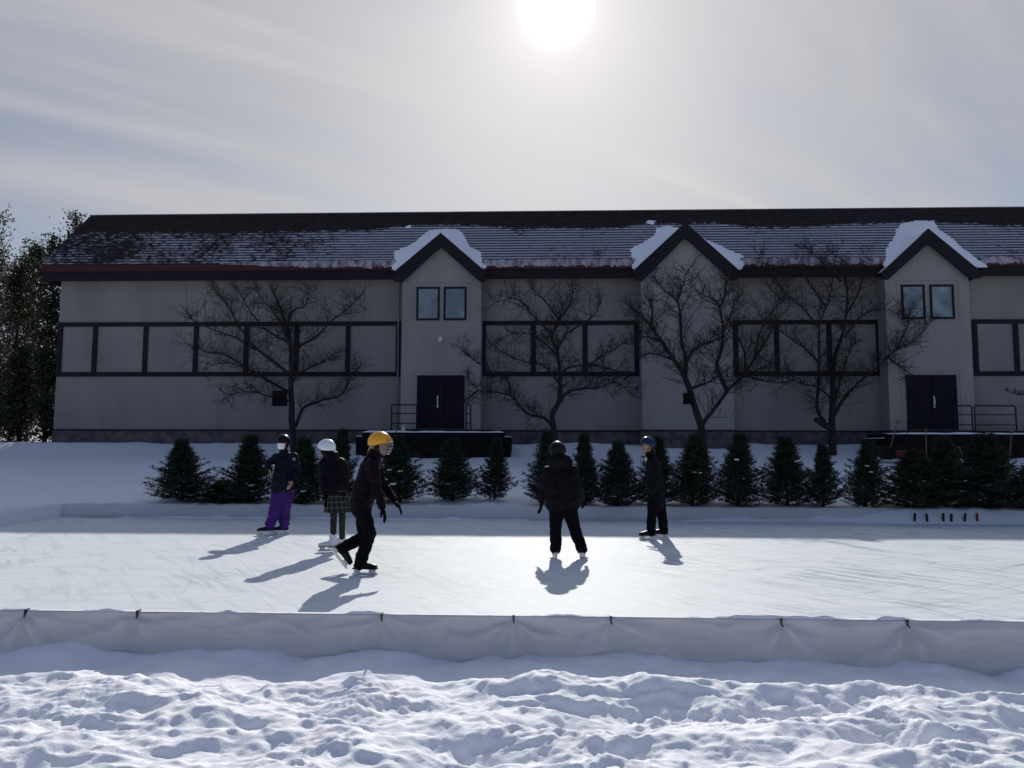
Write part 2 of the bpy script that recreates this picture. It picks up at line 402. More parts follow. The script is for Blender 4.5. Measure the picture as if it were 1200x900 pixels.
def ground_h(x, y):
    x = np.asarray(x, float); y = np.asarray(y, float)
    wx = x + 0.10*vnoise(x*2.2, y*2.2, 91) + 0.03*vnoise(x*7, y*7, 92); wy = y + 0.10*vnoise(x*2.2+9, y*2.2, 93) + 0.03*vnoise(x*7, y*7, 94)
    near = np.exp(-((y-4.2)/2.6)**2)
    # smooth drift against the board, trampled bank in front of it
    crest = 5.18 + 0.20*vnoise(x*0.55+0.3, x*0+2.2, 3) + 0.10*vnoise(x*1.7, x*0+5.2, 4)
    tr = 1-sstep(crest-0.16, crest+0.16, y)
    hf = -0.185 + 0.03*vnoise(x*0.6, y*0.6, 11)
    hf = hf + 0.060*np.exp(-((y-5.93)/0.26)**2)*(0.6+2.4*vnoise(x*1.0, y*0+1.0, 12)) + 0.034*fbm(x*2.0, y*2.6, 4, 13)
    hf = hf + tr*(0.055 + 0.070*fbm(wx*0.8, wy*1.6, 2, 21) + 0.120*billow(wx*0.80, wy*2.1, 4, 22, 0.34)
                  + (0.15+0.9*np.clip(0.5+1.6*vnoise(x*0.9, y*1.2, 28), 0, 1))*0.26*footholes(wx, wy) + 0.010*fbm(wx*9, wy*10, 3, 24, 0.55)
                  + 0.009*np.clip(0.1+1.5*vnoise(x*1.3, y*1.8, 29), 0, 1)*fbm(x*26, y*28, 3, 25, 0.6))
    hf = hf + tr*0.040*np.maximum(0, fbm(wx*5.0, wy*6.5, 2, 26)-0.38)
    under = np.full_like(x, -0.24)
    # bank up to the building
    t = [15.2, 15.5, 16.2, 18.5, 21, 22.6, 25, 28, 29.6, 31, 60, 400]
    hh = [0.05, 0.24, 0.31, 0.40, 0.47, 0.62, 0.88, 1.20, 1.62, 1.68, 1.7, 1.7]
    yb = y + 0.5*vnoise(x*0.18, y*0.1, 31)
    bank = np.interp(yb, t, hh) + 0.03*fbm(x*0.8, y*0.8, 3, 32) + 0.05*sstep(17, 24, y)*fbm(x*0.35, y*0.35, 2, 33)
    rough = np.exp(-((y-17.2)/1.7)**2)
    bank = bank + rough*(0.05*fbm(x*2.6, y*2.6, 4, 34) + 0.03*billow(x*3.5, y*3.5, 3, 35))
    # sides of the rink: banked snow
    side = 0.27+0.05*fbm(x*1.8, y*1.8, 3, 41)
    inside = sstep(XL-0.35, XL-0.05, x)*(1-sstep(XR+0.05, XR+0.35, x))
    mid = under*inside + side*(1-inside)
    # snow spilling over the far board on the right
    spill = sstep(5.2, 7.5, x)*sstep(YF-0.42, YF-0.02, y)*(0.50+0.05*fbm(x*2.2, y*2.2, 3, 44))
    spill2 = sstep(YF-0.25, YF-0.02, y)*0.05
    mid = mid + (spill+spill2)*inside
    h = np.where(y < YN+0.015, hf, np.where(y < YF, mid, bank))
    return h

# ------------------------------------------------------------------ ground sheet
def axis(segs):
    out = []
    for a, b, s in segs:
        n = max(1, int(round((b-a)/s))); out += list(np.linspace(a, b, n, endpoint=False))
    out.append(segs[-1][1]); return np.array(out)
xs = axis([(-900, -120, 60), (-120, -24, 4), (-24, -10, 0.35), (-10, -5.2, 0.08), (-5.2, 5.0, 0.0145), (5.0, 11, 0.08), (11, 26, 0.35), (26, 120, 4), (120, 900, 60)])
ys = axis([(-200, -10, 20), (-10, 2.6, 0.3), (2.6, 3.3, 0.03), (3.3, 5.9, 0.0125), (5.9, YN+0.02, 0.02), (YN+0.02, 14.4, 0.7), (14.4, 19.5, 0.06), (19.5, 31, 0.18), (31, 60, 2), (60, 1200, 80)])
X, Y = np.meshgrid(xs, ys)
Z = ground_h(X, Y)
far = np.clip((np.abs(X)-60)/200, 0, 1)
Z = np.where(Y > 200, Z*0+1.2, Z)
def grid_obj(name, X, Y, Z, m):
    ny, nx = X.shape
    me = bpy.data.meshes.new(name)
    co = np.stack([X, Y, Z], -1).reshape(-1, 3).astype(np.float32)
    idx = np.arange(nx*ny).reshape(ny, nx)
    q = np.stack([idx[:-1, :-1], idx[:-1, 1:], idx[1:, 1:], idx[1:, :-1]], -1).reshape(-1, 4)
    me.vertices.add(len(co)); me.vertices.foreach_set('co', co.ravel())
    me.loops.add(q.size); me.loops.foreach_set('vertex_index', q.ravel().astype(np.int32))
    me.polygons.add(len(q)); me.polygons.foreach_set('loop_start', np.arange(0, q.size, 4, dtype=np.int32))
    me.polygons.foreach_set('use_smooth', np.ones(len(q), bool))
    me.update(calc_edges=True); me.validate()
    me.materials.append(MATS[m])
    return link(bpy.data.objects.new(name, me))
tag(grid_obj('snow_ground', X, Y, Z, 'snow'), None, None, kind='structure')

# ice sheet
xi = axis([(XL, XR, 0.06)]); yi = axis([(YN+0.07, YF, 0.05)])
Xi, Yi = np.meshgrid(xi, yi)
Zi = 0.006*fbm(Xi*0.8, Yi*0.8, 3, 51) + 0.0025*fbm(Xi*4, Yi*6, 2, 52)
Zi = Zi + 0.10*np.exp(-((Yi-(YN+0.05))/0.16)**2)*(1+0.5*fbm(Xi*1.8, Yi*3, 2, 53))      # shavings pushed up to the near board
tag(grid_obj('ice', Xi, Yi, Zi, 'ice'), None, None, kind='structure')

# ------------------------------------------------------------------ rink boards
def near_board():
    clips = [-7.2, -5.6, -3.98, -3.10, -1.21, -0.21, 0.52, 1.78, 2.70, 4.1, 5.7, 7.4]
    b = thing('rink_board', 'low near rink board wrapped in a sagging white tarp held by small dark clips', 'rink board', (0, YN, 0))
    mb = MB(); mb.box(XL, XR, 0.012, 0.05, -0.24, 0.125); mb.build('plank', 'wood', b)
    xs_ = axis([(XL, -5.5, 0.08), (-5.5, 5.5, 0.02), (5.5, XR, 0.15)]); vs_ = np.linspace(0, 1, 40)
    Xg, V = np.meshgrid(xs_, vs_)                       # V 0 = back over the top, 1 = hem
    top = 0.145 + 0.003*vnoise(Xg*2.2, Xg*0, 60)
    z = np.where(V < 0.08, top, top - (V-0.08)/0.92*0.40)
    y = np.where(V < 0.08, 0.055 - V/0.08*0.067, -0.012)
    dz = top - z
    out = 0.0*Xg
    for i, c in enumerate(clips):
        dx = Xg-c; dd = np.maximum(dz-0.035, 0); r = np.sqrt(dx*dx+dd*dd)+1e-4
        ang = np.arctan2(dx, dd+0.02)
        out += 0.036*np.cos(ang*(4.0+1.3*(i % 3)) + 1.3*i)*np.exp(-(r/0.42)**1.5)*np.clip(r/0.06, 0, 1)
        out -= 0.012*np.exp(-(r/0.05)**2)
    # sagging swags between clips
    for a, c in zip(clips[:-1], clips[1:]):
        t = np.clip((Xg-a)/(c-a), 0, 1); wgt = ((Xg >= a) & (Xg < c))*1.0
        sag = 0.035 + 0.13*4*t*(1-t)
        amp = (c-a)*0.010+0.006
        out += wgt*amp*np.exp(-((dz-sag)/0.035)**2)*np.sin(math.pi*t)**0.5
        out += wgt*amp*0.8*np.exp(-((dz-sag*1.7-0.03)/0.05)**2)*np.sin(math.pi*t)
    out += 0.034*fbm(Xg*1.3, dz*3.5+Xg*1.1, 2, 61) + 0.004*vnoise(Xg*5+dz*9, dz*4, 62)
    out += 0.03*np.clip(dz/0.4, 0, 1)**2
    out += 0.020*(1-np.minimum(1, np.abs(vnoise(Xg*1.5+dz*4.5, dz*2.0-Xg*0.5, 63))*2.2))**3 + 0.016*(1-np.minimum(1, np.abs(vnoise(Xg*1.9-dz*5.5, dz*2.0+Xg*0.4, 64))*2.2))**3
    ramp = np.clip((V-0.08)/0.12, 0, 1)
    y = y - np.maximum(out+0.012, 0.002)*ramp
    ny, nx = Xg.shape
    o = grid_obj('tarp', Xg, y, z, 'tarp'); o.parent = b
    # folded strip of pale tarp showing its edge beside two clips
    for c in clips:
        mb = MB()
        mb.box(c-0.006, c+0.006, -0.034, -0.010, 0.112, 0.150)
        mb.box(c-0.008, c+0.008, -0.034, 0.030, 0.1505, 0.160)
        mb.tube([(c-0.002, -0.034, 0.115), (c+0.010, -0.046, 0.100)], 0.005, 6)
        bevel(mb.build('clip', 'clamp', b), 0.003)
    # crumbs of snow on top of the board
    v = []; f = []
    xs2 = axis([(-6, 6, 0.018)])
    k = np.maximum(0, fbm(xs2*2.0, xs2*0+3.3, 3, 66)+0.12)*0.026 + np.maximum(0, vnoise(xs2*14, xs2*0+1, 67))*0.006
    for x, h in zip(xs2, k):
        for yy, hh in ((0.045, 0), (0.030, 0.8), (0.012, 1), (-0.006, 0)):
            v.append((x, yy, 0.147+h*hh+0.001))
    for i in range(len(xs2)-1):
        for j in range(3):
            a = i*4+j; f.append([a, a+1, a+5, a+4])
    tag(obj('snow_crumbs', v, f, 'snow', b, True), None, None)
near_board()

def far_board():
    b = thing('rink_board', 'long pale board along the far side of the ice below the cut evergreens', 'rink board', (0, YF, 0))
    xs_ = axis([(XL, 9.5, 0.06)]); prof = [(0.02, -0.05), (0.0, -0.05), (-0.004, 0.10), (0.0, 0.20), (0.01, 0.262), (0.05, 0.285), (0.12, 0.285)]
    v = []; f = []
    n1 = fbm(xs_*1.2, xs_*0, 3, 71); n2 = fbm(xs_*3.5, xs_*0+4, 3, 72)
    for i, x in enumerate(xs_):
        for j, (yy, zz) in enumerate(prof):
            v.append((x, yy - 0.012*n1[i]*(1 if 1 < j < 5 else 0), zz + (0.012*n1[i]+0.012*n2[i])*(j >= 4)))
    P = len(prof)
    for i in range(len(xs_)-1):
        for j in range(P-1):
            a = i*P+j; f.append([a, a+P, a+P+1, a+1])
    obj('panel', v, f, 'tarp', b, True)
far_board()
def side_board():
    b = thing('rink_board', 'snowed-over low board closing the left end of the rink', 'rink board', (XL, (YN+YF)/2, 0))
    L_ = (YF-YN)/2
    ys_ = axis([(-L_, L_, 0.08)]); prof = [(0.02, -0.05), (0.02, 0.22), (0.0, 0.27), (-0.06, 0.285), (-0.14, 0.27), (-0.14, -0.05)]
    v = []; f = []; n1 = fbm(ys_*2, ys_*0, 3, 75)
    for i, y in enumerate(ys_):
        for j, (xx, zz) in enumerate(prof): v.append((xx+0.02*n1[i], y, zz+0.03*n1[i]*(zz > 0.1)))
    P = len(prof)
    for i in range(len(ys_)-1):
        for j in range(P-1):
            a = i*P+j; f.append([a, a+1, a+P+1, a+P])
    obj('panel', v, f, 'snow_soft', b, True)
side_board()

# ------------------------------------------------------------------ building
BX0, BX1, BY, BD = -19.35, 30.0, 29.8, 26.0
def building():
    b = thing('long_hall', 'long grey stucco hall with dark shingled snowy roof and three gabled bays', 'building', (0, BY, 0))
    Z0, ZB, ZE = 1.2, 2.12, 8.12
    def L(y): return y-BY
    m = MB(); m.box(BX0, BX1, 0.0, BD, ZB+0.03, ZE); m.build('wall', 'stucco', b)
    m = MB(); m.box(BX0-0.03, BX1+0.03, -0.03, BD, Z0, ZB-0.03); m.build('foundation', 'foundation', b)
    m = MB(); m.box(BX0-0.035, BX1+0.035, -0.05, 0.3, ZB-0.028, ZB+0.028); m.build('base_flashing', 'brown_trim', b)
    # bays
    bays = [(-5.50, -2.37, -4.00, 9.42, 9.98, -5.84, -2.22, 8.42), (3.90, 7.40, 5.65, 9.72, 10.32, 3.66, 7.64, 8.46), (13.27, 16.45, 15.01, 9.42, 10.00, 13.18, 16.92, 8.30)]
    PB = -0.76; PR = -1.04; kb = (BY+PB)/29.8
    def kz(z): return 1.4+(z-1.4)*kb            # bay wall / rake board planes
    for (x0, x1, xa, zi, zo, xl, xr, ze) in bays:
        k_ = 28.78/29.8; zi0 = zi; zi, zo, ze = [1.4+(q-1.4)*k_ for q in (zi, zo, ze)]; xa0 = xa*kb; zi0 = kz(zi0)-0.02; xa, xl, xr = xa*k_, xl*k_, xr*k_; x0, x1 = x0*kb, x1*kb
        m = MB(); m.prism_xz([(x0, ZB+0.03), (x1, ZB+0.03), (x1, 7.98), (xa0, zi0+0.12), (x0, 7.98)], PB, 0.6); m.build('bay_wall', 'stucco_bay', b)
        m = MB(); m.box(x0-0.03, x1+0.03, PB-0.03, -0.031, Z0, ZB-0.03); m.build('bay_foundation', 'foundation', b)
        m = MB(); m.box(x0-0.035, x1+0.035, PB-0.05, -0.051, ZB-0.028, ZB+0.028); m.build('bay_flashing', 'brown_trim', b)
        # rake board (chevron) in front
        zb = 7.77
        out = [(xl, ze), (xa, zo), (xr, ze)]
        sl_l = (zo-ze)/(xa-xl); sl_r = (zo-ze)/(xr-xa); th = zo-zi
        inn = [(xl, ze-th+0.12), (x0-0.02, zb), (x0+0.02, zb), (xa, zi), (x1-0.02, zb), (x1+0.02, zb), (xr, ze-th+0.12)]
        pts = [out[0], out[1], out[2], (xr, zb+0.04), (x1-0.02, zb), (xa, zi), (x0+0.02, zb), (xl, zb+0.04)]
        m = MB()
        m.prism_xz([(xl, ze), (xa, zo), (xa, zi), (x0+0.02, zb), (xl, zb+0.04)][::-1], PR, PR+0.10)
        m.prism_xz([(xa+0.001, zo), (xr, ze), (xr, zb+0.04), (x1-0.02, zb), (xa+0.001, zi)][::-1], PR, PR+0.10)
        # soffit back to the wall
        for (p, q) in (((xl+0.15, ze-0.03+0.15*sl_l), (xa, zo-0.03)), ((xa+0.002, zo-0.03), (xr-0.15, ze-0.03-0.15*sl_r))):
            i0 = len(m.v); y0, y1 = PR+0.101, 1.75
            for (px, pz) in (p, q):
                m.v += [(px, y0, pz), (px, y1, pz), (px, y1, pz-0.10), (px, y0, pz-0.10)]
            m.f += [[i0, i0+1, i0+5, i0+4], [i0+3, i0+7, i0+6, i0+2], [i0, i0+4, i0+7, i0+3], [i0+1, i0+2, i0+6, i0+5]]
        m.build('gable_roof', 'brown_trim', b)
        # snow lying on the gable roof
        v = []; f = []; nx_ = 60; ny_ = 10; rs = random.Random(int(xa*10))
        for i in range(nx_+1):
            t = i/nx_; x = xl+(xr-xl)*t
            z = ze+(zo-ze)*(x-xl)/(xa-xl) if x < xa else ze+(zo-ze)*(xr-x)/(xr-xa)
            rnd = 0.10*math.exp(-((x-xa)/0.16)**2)
            hh = 0.055*min(1, 4*t, 4*(1-t))*(1+0.35*mnoise.noise(Vector((x*1.5, xa, 0))))
            for j in range(ny_+1):
                y = PR+0.02+(1.7-PR)*j/ny_
                h = hh*(0.0 if j == 0 else 1.0)
                v.append((x, y - (0.03 if j == 1 else 0), z - rnd*0.6 + h + (0.003 if j else -0.004)))
        for i in range(nx_):
            for j in range(ny_):
                a = i*(ny_+1)+j; f.append([a, a+ny_+1, a+ny_+2, a+1])
        obj('gable_snow', v, f, 'snow_soft', b, True)
    # fascia between gables
    spans = [(BX0-0.42, -5.60), (-2.20, 3.62), (7.50, 13.0), (16.55, BX1)]
    for k, (x0, x1) in enumerate(spans):
        m = MB(); m.box(x0+0.002, x1-0.002, -0.60, -0.50, 7.99, 8.34); m.box(x0+0.002, x1-0.002, -0.499, 0.2, 8.125, 8.17); m.build('fascia', 'brown_trim', b)
        m = MB(); m.box(x0+0.002, x1-0.002, -0.66, -0.52, 8.342, 8.60); m.build('gutter', 'red_trim', b)
    m = MB(); m.box(BX0-0.42, BX0-0.32, -0.499, BD, 7.99, 8.34); m.build('fascia', 'brown_trim', b)
    # roof in courses
    zs = np.linspace(ROOF_Z0, ROOF_Z1, NCOURSE+1); y0, y1 = -0.66, 1.6
    def yy(z): return y0+(y1-y0)*(z-ROOF_Z0)/(ROOF_Z1-ROOF_Z0)
    def xx(z): return BX0-0.42+0.52*(z-ROOF_Z0)/(ROOF_Z1-ROOF_Z0)
    m = MB()
    for i in range(NCOURSE):
        za, zb_ = zs[i], zs[i+1]; e = 0.03
        b0 = len(m.v)
        m.v += [(xx(za)-e, yy(za)-e, za), (BX1, yy(za)-e, za), (BX1, yy(zb_), zb_), (xx(zb_), yy(zb_), zb_), (xx(za)-e, BD, za), (xx(zb_), BD, zb_)]
        m.f += [[b0, b0+1, b0+2, b0+3], [b0+4, b0, b0+3, b0+5]]
        b1 = len(m.v)
        m.v += [(xx(za), yy(za), za), (BX1, yy(za), za), (xx(za), BD, za)]
        m.f += [[b0, b1, b1+1, b0+1], [b0, b0+4, b1+2, b1]]
    m.build('roof', 'shingle_snow', b)
    m = MB(); m.box(xx(ROOF_Z1)-0.03, BX1, y1-0.04, BD, ROOF_Z1, ROOF_Z1+0.035); m.build('roof_cap', 'flashing', b)
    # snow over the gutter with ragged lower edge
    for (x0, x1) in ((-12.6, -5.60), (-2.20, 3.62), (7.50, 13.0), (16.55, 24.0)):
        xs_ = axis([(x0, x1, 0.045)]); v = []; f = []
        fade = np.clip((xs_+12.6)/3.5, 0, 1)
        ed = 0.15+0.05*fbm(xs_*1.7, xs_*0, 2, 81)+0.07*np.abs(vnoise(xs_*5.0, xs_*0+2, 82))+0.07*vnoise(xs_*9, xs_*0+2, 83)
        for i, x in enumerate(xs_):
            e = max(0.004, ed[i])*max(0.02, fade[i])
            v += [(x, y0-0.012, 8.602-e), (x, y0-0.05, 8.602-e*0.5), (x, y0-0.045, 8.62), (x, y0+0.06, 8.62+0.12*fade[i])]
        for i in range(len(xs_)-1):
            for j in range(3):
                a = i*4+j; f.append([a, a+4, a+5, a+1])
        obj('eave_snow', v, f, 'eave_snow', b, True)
    # drifts banked on the slope around each gable
    def drift(poly, seed):
        """poly: outline on the roof slope as (x, z)"""
        px = [p[0] for p in poly]; pz = [p[1] for p in poly]
        xs_ = np.arange(min(px)-0.1, max(px)+0.1, 0.05); zs_ = np.arange(min(pz)-0.06, max(pz)+0.06, 0.05)
        Xd, Zd = np.meshgrid(xs_, zs_)
        wx = Xd+0.08*fbm(Xd*1.6, Zd*1.6, 3, seed); wz = Zd+0.05*fbm(Xd*2, Zd*2, 3, seed+1)
        dist = np.full(Xd.shape, 1e9); ins = np.zeros(Xd.shape, bool); n = len(poly)
        for i in range(n):
            ax, az = poly[i]; bx, bz = poly[(i+1) % n]
            ex, ez = bx-ax, bz-az; t = np.clip(((wx-ax)*ex+(wz-az)*ez)/(ex*ex+ez*ez), 0, 1)
            dist = np.minimum(dist, np.hypot(wx-ax-t*ex, wz-az-t*ez))
            c = ((az > wz) != (bz > wz)) & (wx < (bx-ax)*(wz-az)/(bz-az+1e-12)+ax); ins ^= c
        sd = np.where(ins, dist, -dist)
        th = np.clip(sd, 0, 0.5)**1.1*0.30+np.where(ins, 0.006, -0.05)
        Yd = yy(Zd)-0.01-th*0.85
        Z2 = Zd+th*0.5
        keep = sd > -0.07
        kk = 28.76/29.8
        for (a_, zo_, l_, r_, e_) in ((-4.00, 9.98, -5.84, -2.22, 8.42), (5.65, 10.32, 3.66, 7.64, 8.46), (15.01, 10.00, 13.18, 16.92, 8.30)):
            A, Zo, Lx, Rx, Ze = a_*kk, 1.4+(zo_-1.4)*kk, l_*kk, r_*kk, 1.4+(e_-1.4)*kk
            zl = np.where(Xd < A, Ze+(Zo-Ze)*(Xd-Lx)/(A-Lx), Ze+(Zo-Ze)*(Rx-Xd)/(Rx-A))
            keep &= ~((Xd > Lx) & (Xd < Rx) & (Z2 < zl-0.16))
        idx = -np.ones(Xd.shape, int); v = []; f = []
        for i in range(Xd.shape[0]):
            for j in range(Xd.shape[1]):
                if keep[i, j]: idx[i, j] = len(v); v.append((Xd[i, j], Yd[i, j], Z2[i, j]))
        for i in range(Xd.shape[0]-1):
            for j in range(Xd.shape[1]-1):
                q = [idx[i, j], idx[i, j+1], idx[i+1, j+1], idx[i+1, j]]
                if min(q) >= 0: f.append(q)
        obj('roof_drift', v, f, 'snow_soft', b, True)
    def S(x, y):       # photo point to roof slope
        lo, hi = BY-0.66, BY+1.6
        for _ in range(30):
            mid_ = (lo+hi)/2; p = at_y(x, y, mid_)
            if p.z > ROOF_Z0+(mid_-BY+0.66)/2.26*2.7: lo = mid_
            else: hi = mid_
        return (p.x, p.z)
    drift([S(*p) for p in [(462, 316), (460, 297), (470, 291), (485, 284), (500, 270), (514, 268), (533, 268), (543, 273), (552, 289), (564, 296), (570, 314), (540, 316), (516, 310)]], 101)
    drift([S(*p) for p in [(742, 316), (738, 292), (752, 284), (766, 276), (770, 266), (785, 264), (800, 268), (850, 290), (872, 300), (866, 316), (800, 316)]], 111)
    drift([S(*p) for p in [(1033, 314), (1036, 292), (1048, 275), (1054, 262), (1070, 258), (1096, 259), (1100, 268), (1130, 292), (1152, 312), (1090, 316)]], 121)
    drift([S(*p) for p in [(473, 267), (476, 264), (482, 264), (480, 268)]], 131)
    drift([S(*p) for p in [(755, 262), (760, 258), (768, 259), (766, 264)]], 141)
    # timber frames on the walls (mesh per frame)
    def frame(x0, x1, divs, zt=6.42, zb_=4.24, yo=-0.05, wdt=0.19):
        m = MB()
        m.box(x0, x1, yo, -0.002, zt-wdt*0.9, zt); m.box(x0, x1, yo, -0.002, zb_, zb_+wdt*0.95)
        for xd in [x0+wdt/2, x1-wdt/2]+divs:
            m.box(xd-wdt/2, xd+wdt/2, yo-0.004, -0.002, zb_+wdt*0.95+0.001, zt-wdt*0.9-0.001)
        m.build('timber_frame', 'brown_trim', b)
    frame(BX0+0.0, -5.53, [-17.82, -15.76, -13.72, -11.69, -9.67, -7.62])
    frame(-2.36, 3.80, [-0.31, 1.70])
    frame(7.42, 13.04, [9.08, 11.08])
    frame(16.48, 24.7, [18.10, 20.15, 22.2])
    # windows
    def window(x0, x1, z0, z1):
        x0, x1, z0, z1 = x0*kb, x1*kb, kz(z0), kz(z1)
        yo = PB; fw = 0.075
        m = MB()
        m.box(x0, x1, yo-0.05, yo-0.001, z1-fw, z1); m.box(x0, x1, yo-0.05, yo-0.001, z0, z0+fw)
        m.box(x0, x0+fw, yo-0.048, yo-0.001, z0+fw+0.001, z1-fw-0.001); m.box(x1-fw, x1, yo-0.048, yo-0.001, z0+fw+0.001, z1-fw-0.001)
        wdw = m.build('window', 'brown_trim', b)
        m = MB(); m.box(x0+fw+0.001, x1-fw-0.001, yo-0.018, yo-0.003, z0+fw+0.001, z1-fw-0.001); m.build('pane', 'pane', wdw)
    for (x0, x1) in ((-4.93, -4.01), (-3.85, -2.95)): window(x0, x1, 6.46, 7.79)
    for (x0, x1) in ((13.87, 14.76), (14.95, 15.86)): window(x0, x1, 6.44, 7.78)
    # plaster surrounds, door joints: raised flat bands
    for (x0, x1, z0, z1) in ((-5.10, -2.78, 6.28, 7.97), (13.70, 16.05, 6.26, 7.95), (-5.03, -2.84, ZB+0.04, 4.42), (13.74, 15.95, ZB+0.04, 4.42)):
        m = MB(); t = 0.018; x0, x1, z1 = x0*kb, x1*kb, kz(z1)
        m.box(x0, x1, PB-0.012, PB-0.001, z1-t, z1); m.box(x0, x0+t, PB-0.012, PB-0.001, z0, z1-t-0.001); m.box(x1-t, x1, PB-0.012, PB-0.001, z0, z1-t-0.001)
        m.build('plaster_moulding', 'stucco', b)
    for (x0, x1, side) in ((-4.86, -3.0, 1), (13.92, 15.80, 1)):
        x0, x1 = x0*kb, x1*kb; m = MB(); xc = (x0+x1)/2
        m.box(x0, xc-0.008, PB-0.05, PB-0.001, ZB+0.05, kz(4.28)); m.box(xc+0.008, x1, PB-0.05, PB-0.001, ZB+0.05, kz(4.28))
        dr = bevel(m.build('door', 'door_brown', b), 0.006)
        m = MB()
        hx = xc-0.11 if x0 < 0 else xc+0.06
        m.box(hx-0.025, hx+0.025, PB-0.07, PB-0.052, 2.98, 3.42); m.tube([(hx, PB-0.071, 3.06), (hx, PB-0.12, 3.12), (hx, PB-0.12, 3.30), (hx, PB-0.071, 3.35)], 0.014, 6)
        m.build('handle', 'metal_bright', dr)
    m = MB(); m.box(-4.05*kb, -3.87*kb, PB-0.12, PB-0.001, kz(5.60), kz(5.78)); bevel(m.build('wall_light', 'pale_plastic', b), 0.02)
    m = MB(); m.tube([(-5.62, -0.08, ZB+0.05), (-5.62, -0.08, 8.0)], 0.03, 8); m.build('downpipe', 'stucco', b)
    # fine vertical joints in the stucco
    for xj in (-14.2, -7.0, 0.7, 10.1):
        m = MB(); m.box(xj-0.008, xj+0.008, -0.004, -0.0005, 6.43, 7.98); m.build('wall_joint', 'foundation', b)
building()

def platform(label, x0, x1, ztop, steps, rails, capseed, tx):
    t = thing('loading_platform', label, 'platform', (x0, 28.2, 0))
    def gz(x): return float(ground_h(np.array([x]), np.array([27.4]))[0])
    m = MB(); m.box(0, x1-x0, -0.9, 0.80, 0.7, ztop); bevel(m.build('deck', 'platform', t), 0.01)
    for (a, b_, z) in steps:
        m = MB(); m.box(a-x0, b_-x0, -0.7, 0.78, 0.7, z); bevel(m.build('step', 'platform', t), 0.01)
        m = MB(); m.box(a-x0+0.02, b_-x0-0.02, -0.69, 0.78, z+0.001, z+0.03); m.build('step_snow', 'snow_soft', t)
    # snow on the deck
    xs_ = axis([(0, x1-x0, 0.06)]); v = []; f = []
    n = fbm(xs_*1.3, xs_*0, 3, capseed)
    for i, x in enumerate(xs_):
        e = min(1, x/0.2, (x1-x0-x)/0.2); h = (0.035+0.03*n[i])*max(e, 0)
        v += [(x, -0.905, ztop-0.01), (x, -0.90, ztop+max(h, 0.004)), (x, -0.4, ztop+max(h, 0.004)+0.02), (x, 0.79, ztop+0.02)]
    for i in range(len(xs_)-1):
        for j in range(3):
            a = i*4+j; f.append([a, a+4, a+5, a+1])
    obj('deck_snow', v, f, 'snow_soft', t, True)
    for (a, b_) in rails:
        m = MB(); a -= x0; b_ -= x0
        zt = ztop+1.02
        m.tube([(a, -0.2, ztop), (a, -0.2, zt-0.04), (a+0.04, -0.2, zt), (b_-0.04, -0.2, zt), (b_, -0.2, zt-0.04), (b_, -0.2, ztop)], 0.026, 8)
        for zz in (ztop+0.34, ztop+0.70): m.tube([(a, -0.2, zz), (b_, -0.2, zz)], 0.02, 6)
        m.build('railing', 'rail_black', t, True)
    return t
def px_x(x, Y, y=505): return at_y(x, y, Y).x
PY = 27.35
zt = at_y(500, 506.5, PY).z
lx0, lx1 = px_x(425, PY), px_x(590, PY)
RY = 28.0
platform('dark loading platform with black railings below the door of the left gabled bay', lx0, lx1, zt,
         [(px_x(416, PY), lx0-0.01, zt-0.16), (lx1+0.01, px_x(598, PY), zt-0.16)],
         [(px_x(458.5, RY), px_x(488, RY)), (px_x(546, RY), px_x(551.5, RY))], 201, 0)
rx0, rx1 = px_x(1040, PY), px_x(1320, PY)
zt2 = at_y(1100, 508.5, PY).z
platform('dark loading platform below the right gabled bay with shovels leaning on it', rx0, rx1, zt2,
         [(px_x(1034, PY), rx0-0.01, zt2-0.16)],
         [(px_x(1120, RY), px_x(1140, RY)), (px_x(1143, RY), px_x(1191.5, RY))], 211, 0)
# small pale cup on the left platform
p = at_y(474.5, 504.5, PY+0.1)
m = MB(); m.tube([(0, 0, 0), (0, 0, 0.05), (0, 0, 0.16), (0, 0, 0.17)], [0.055, 0.06, 0.075, 0.078], 12)
o = m.build('jug', 'pale_plastic'); o.location = (p.x, p.y-0.3, zt+0.04)
tag(o, 'small pale jug left on the snowy left platform beside the railing', 'jug')

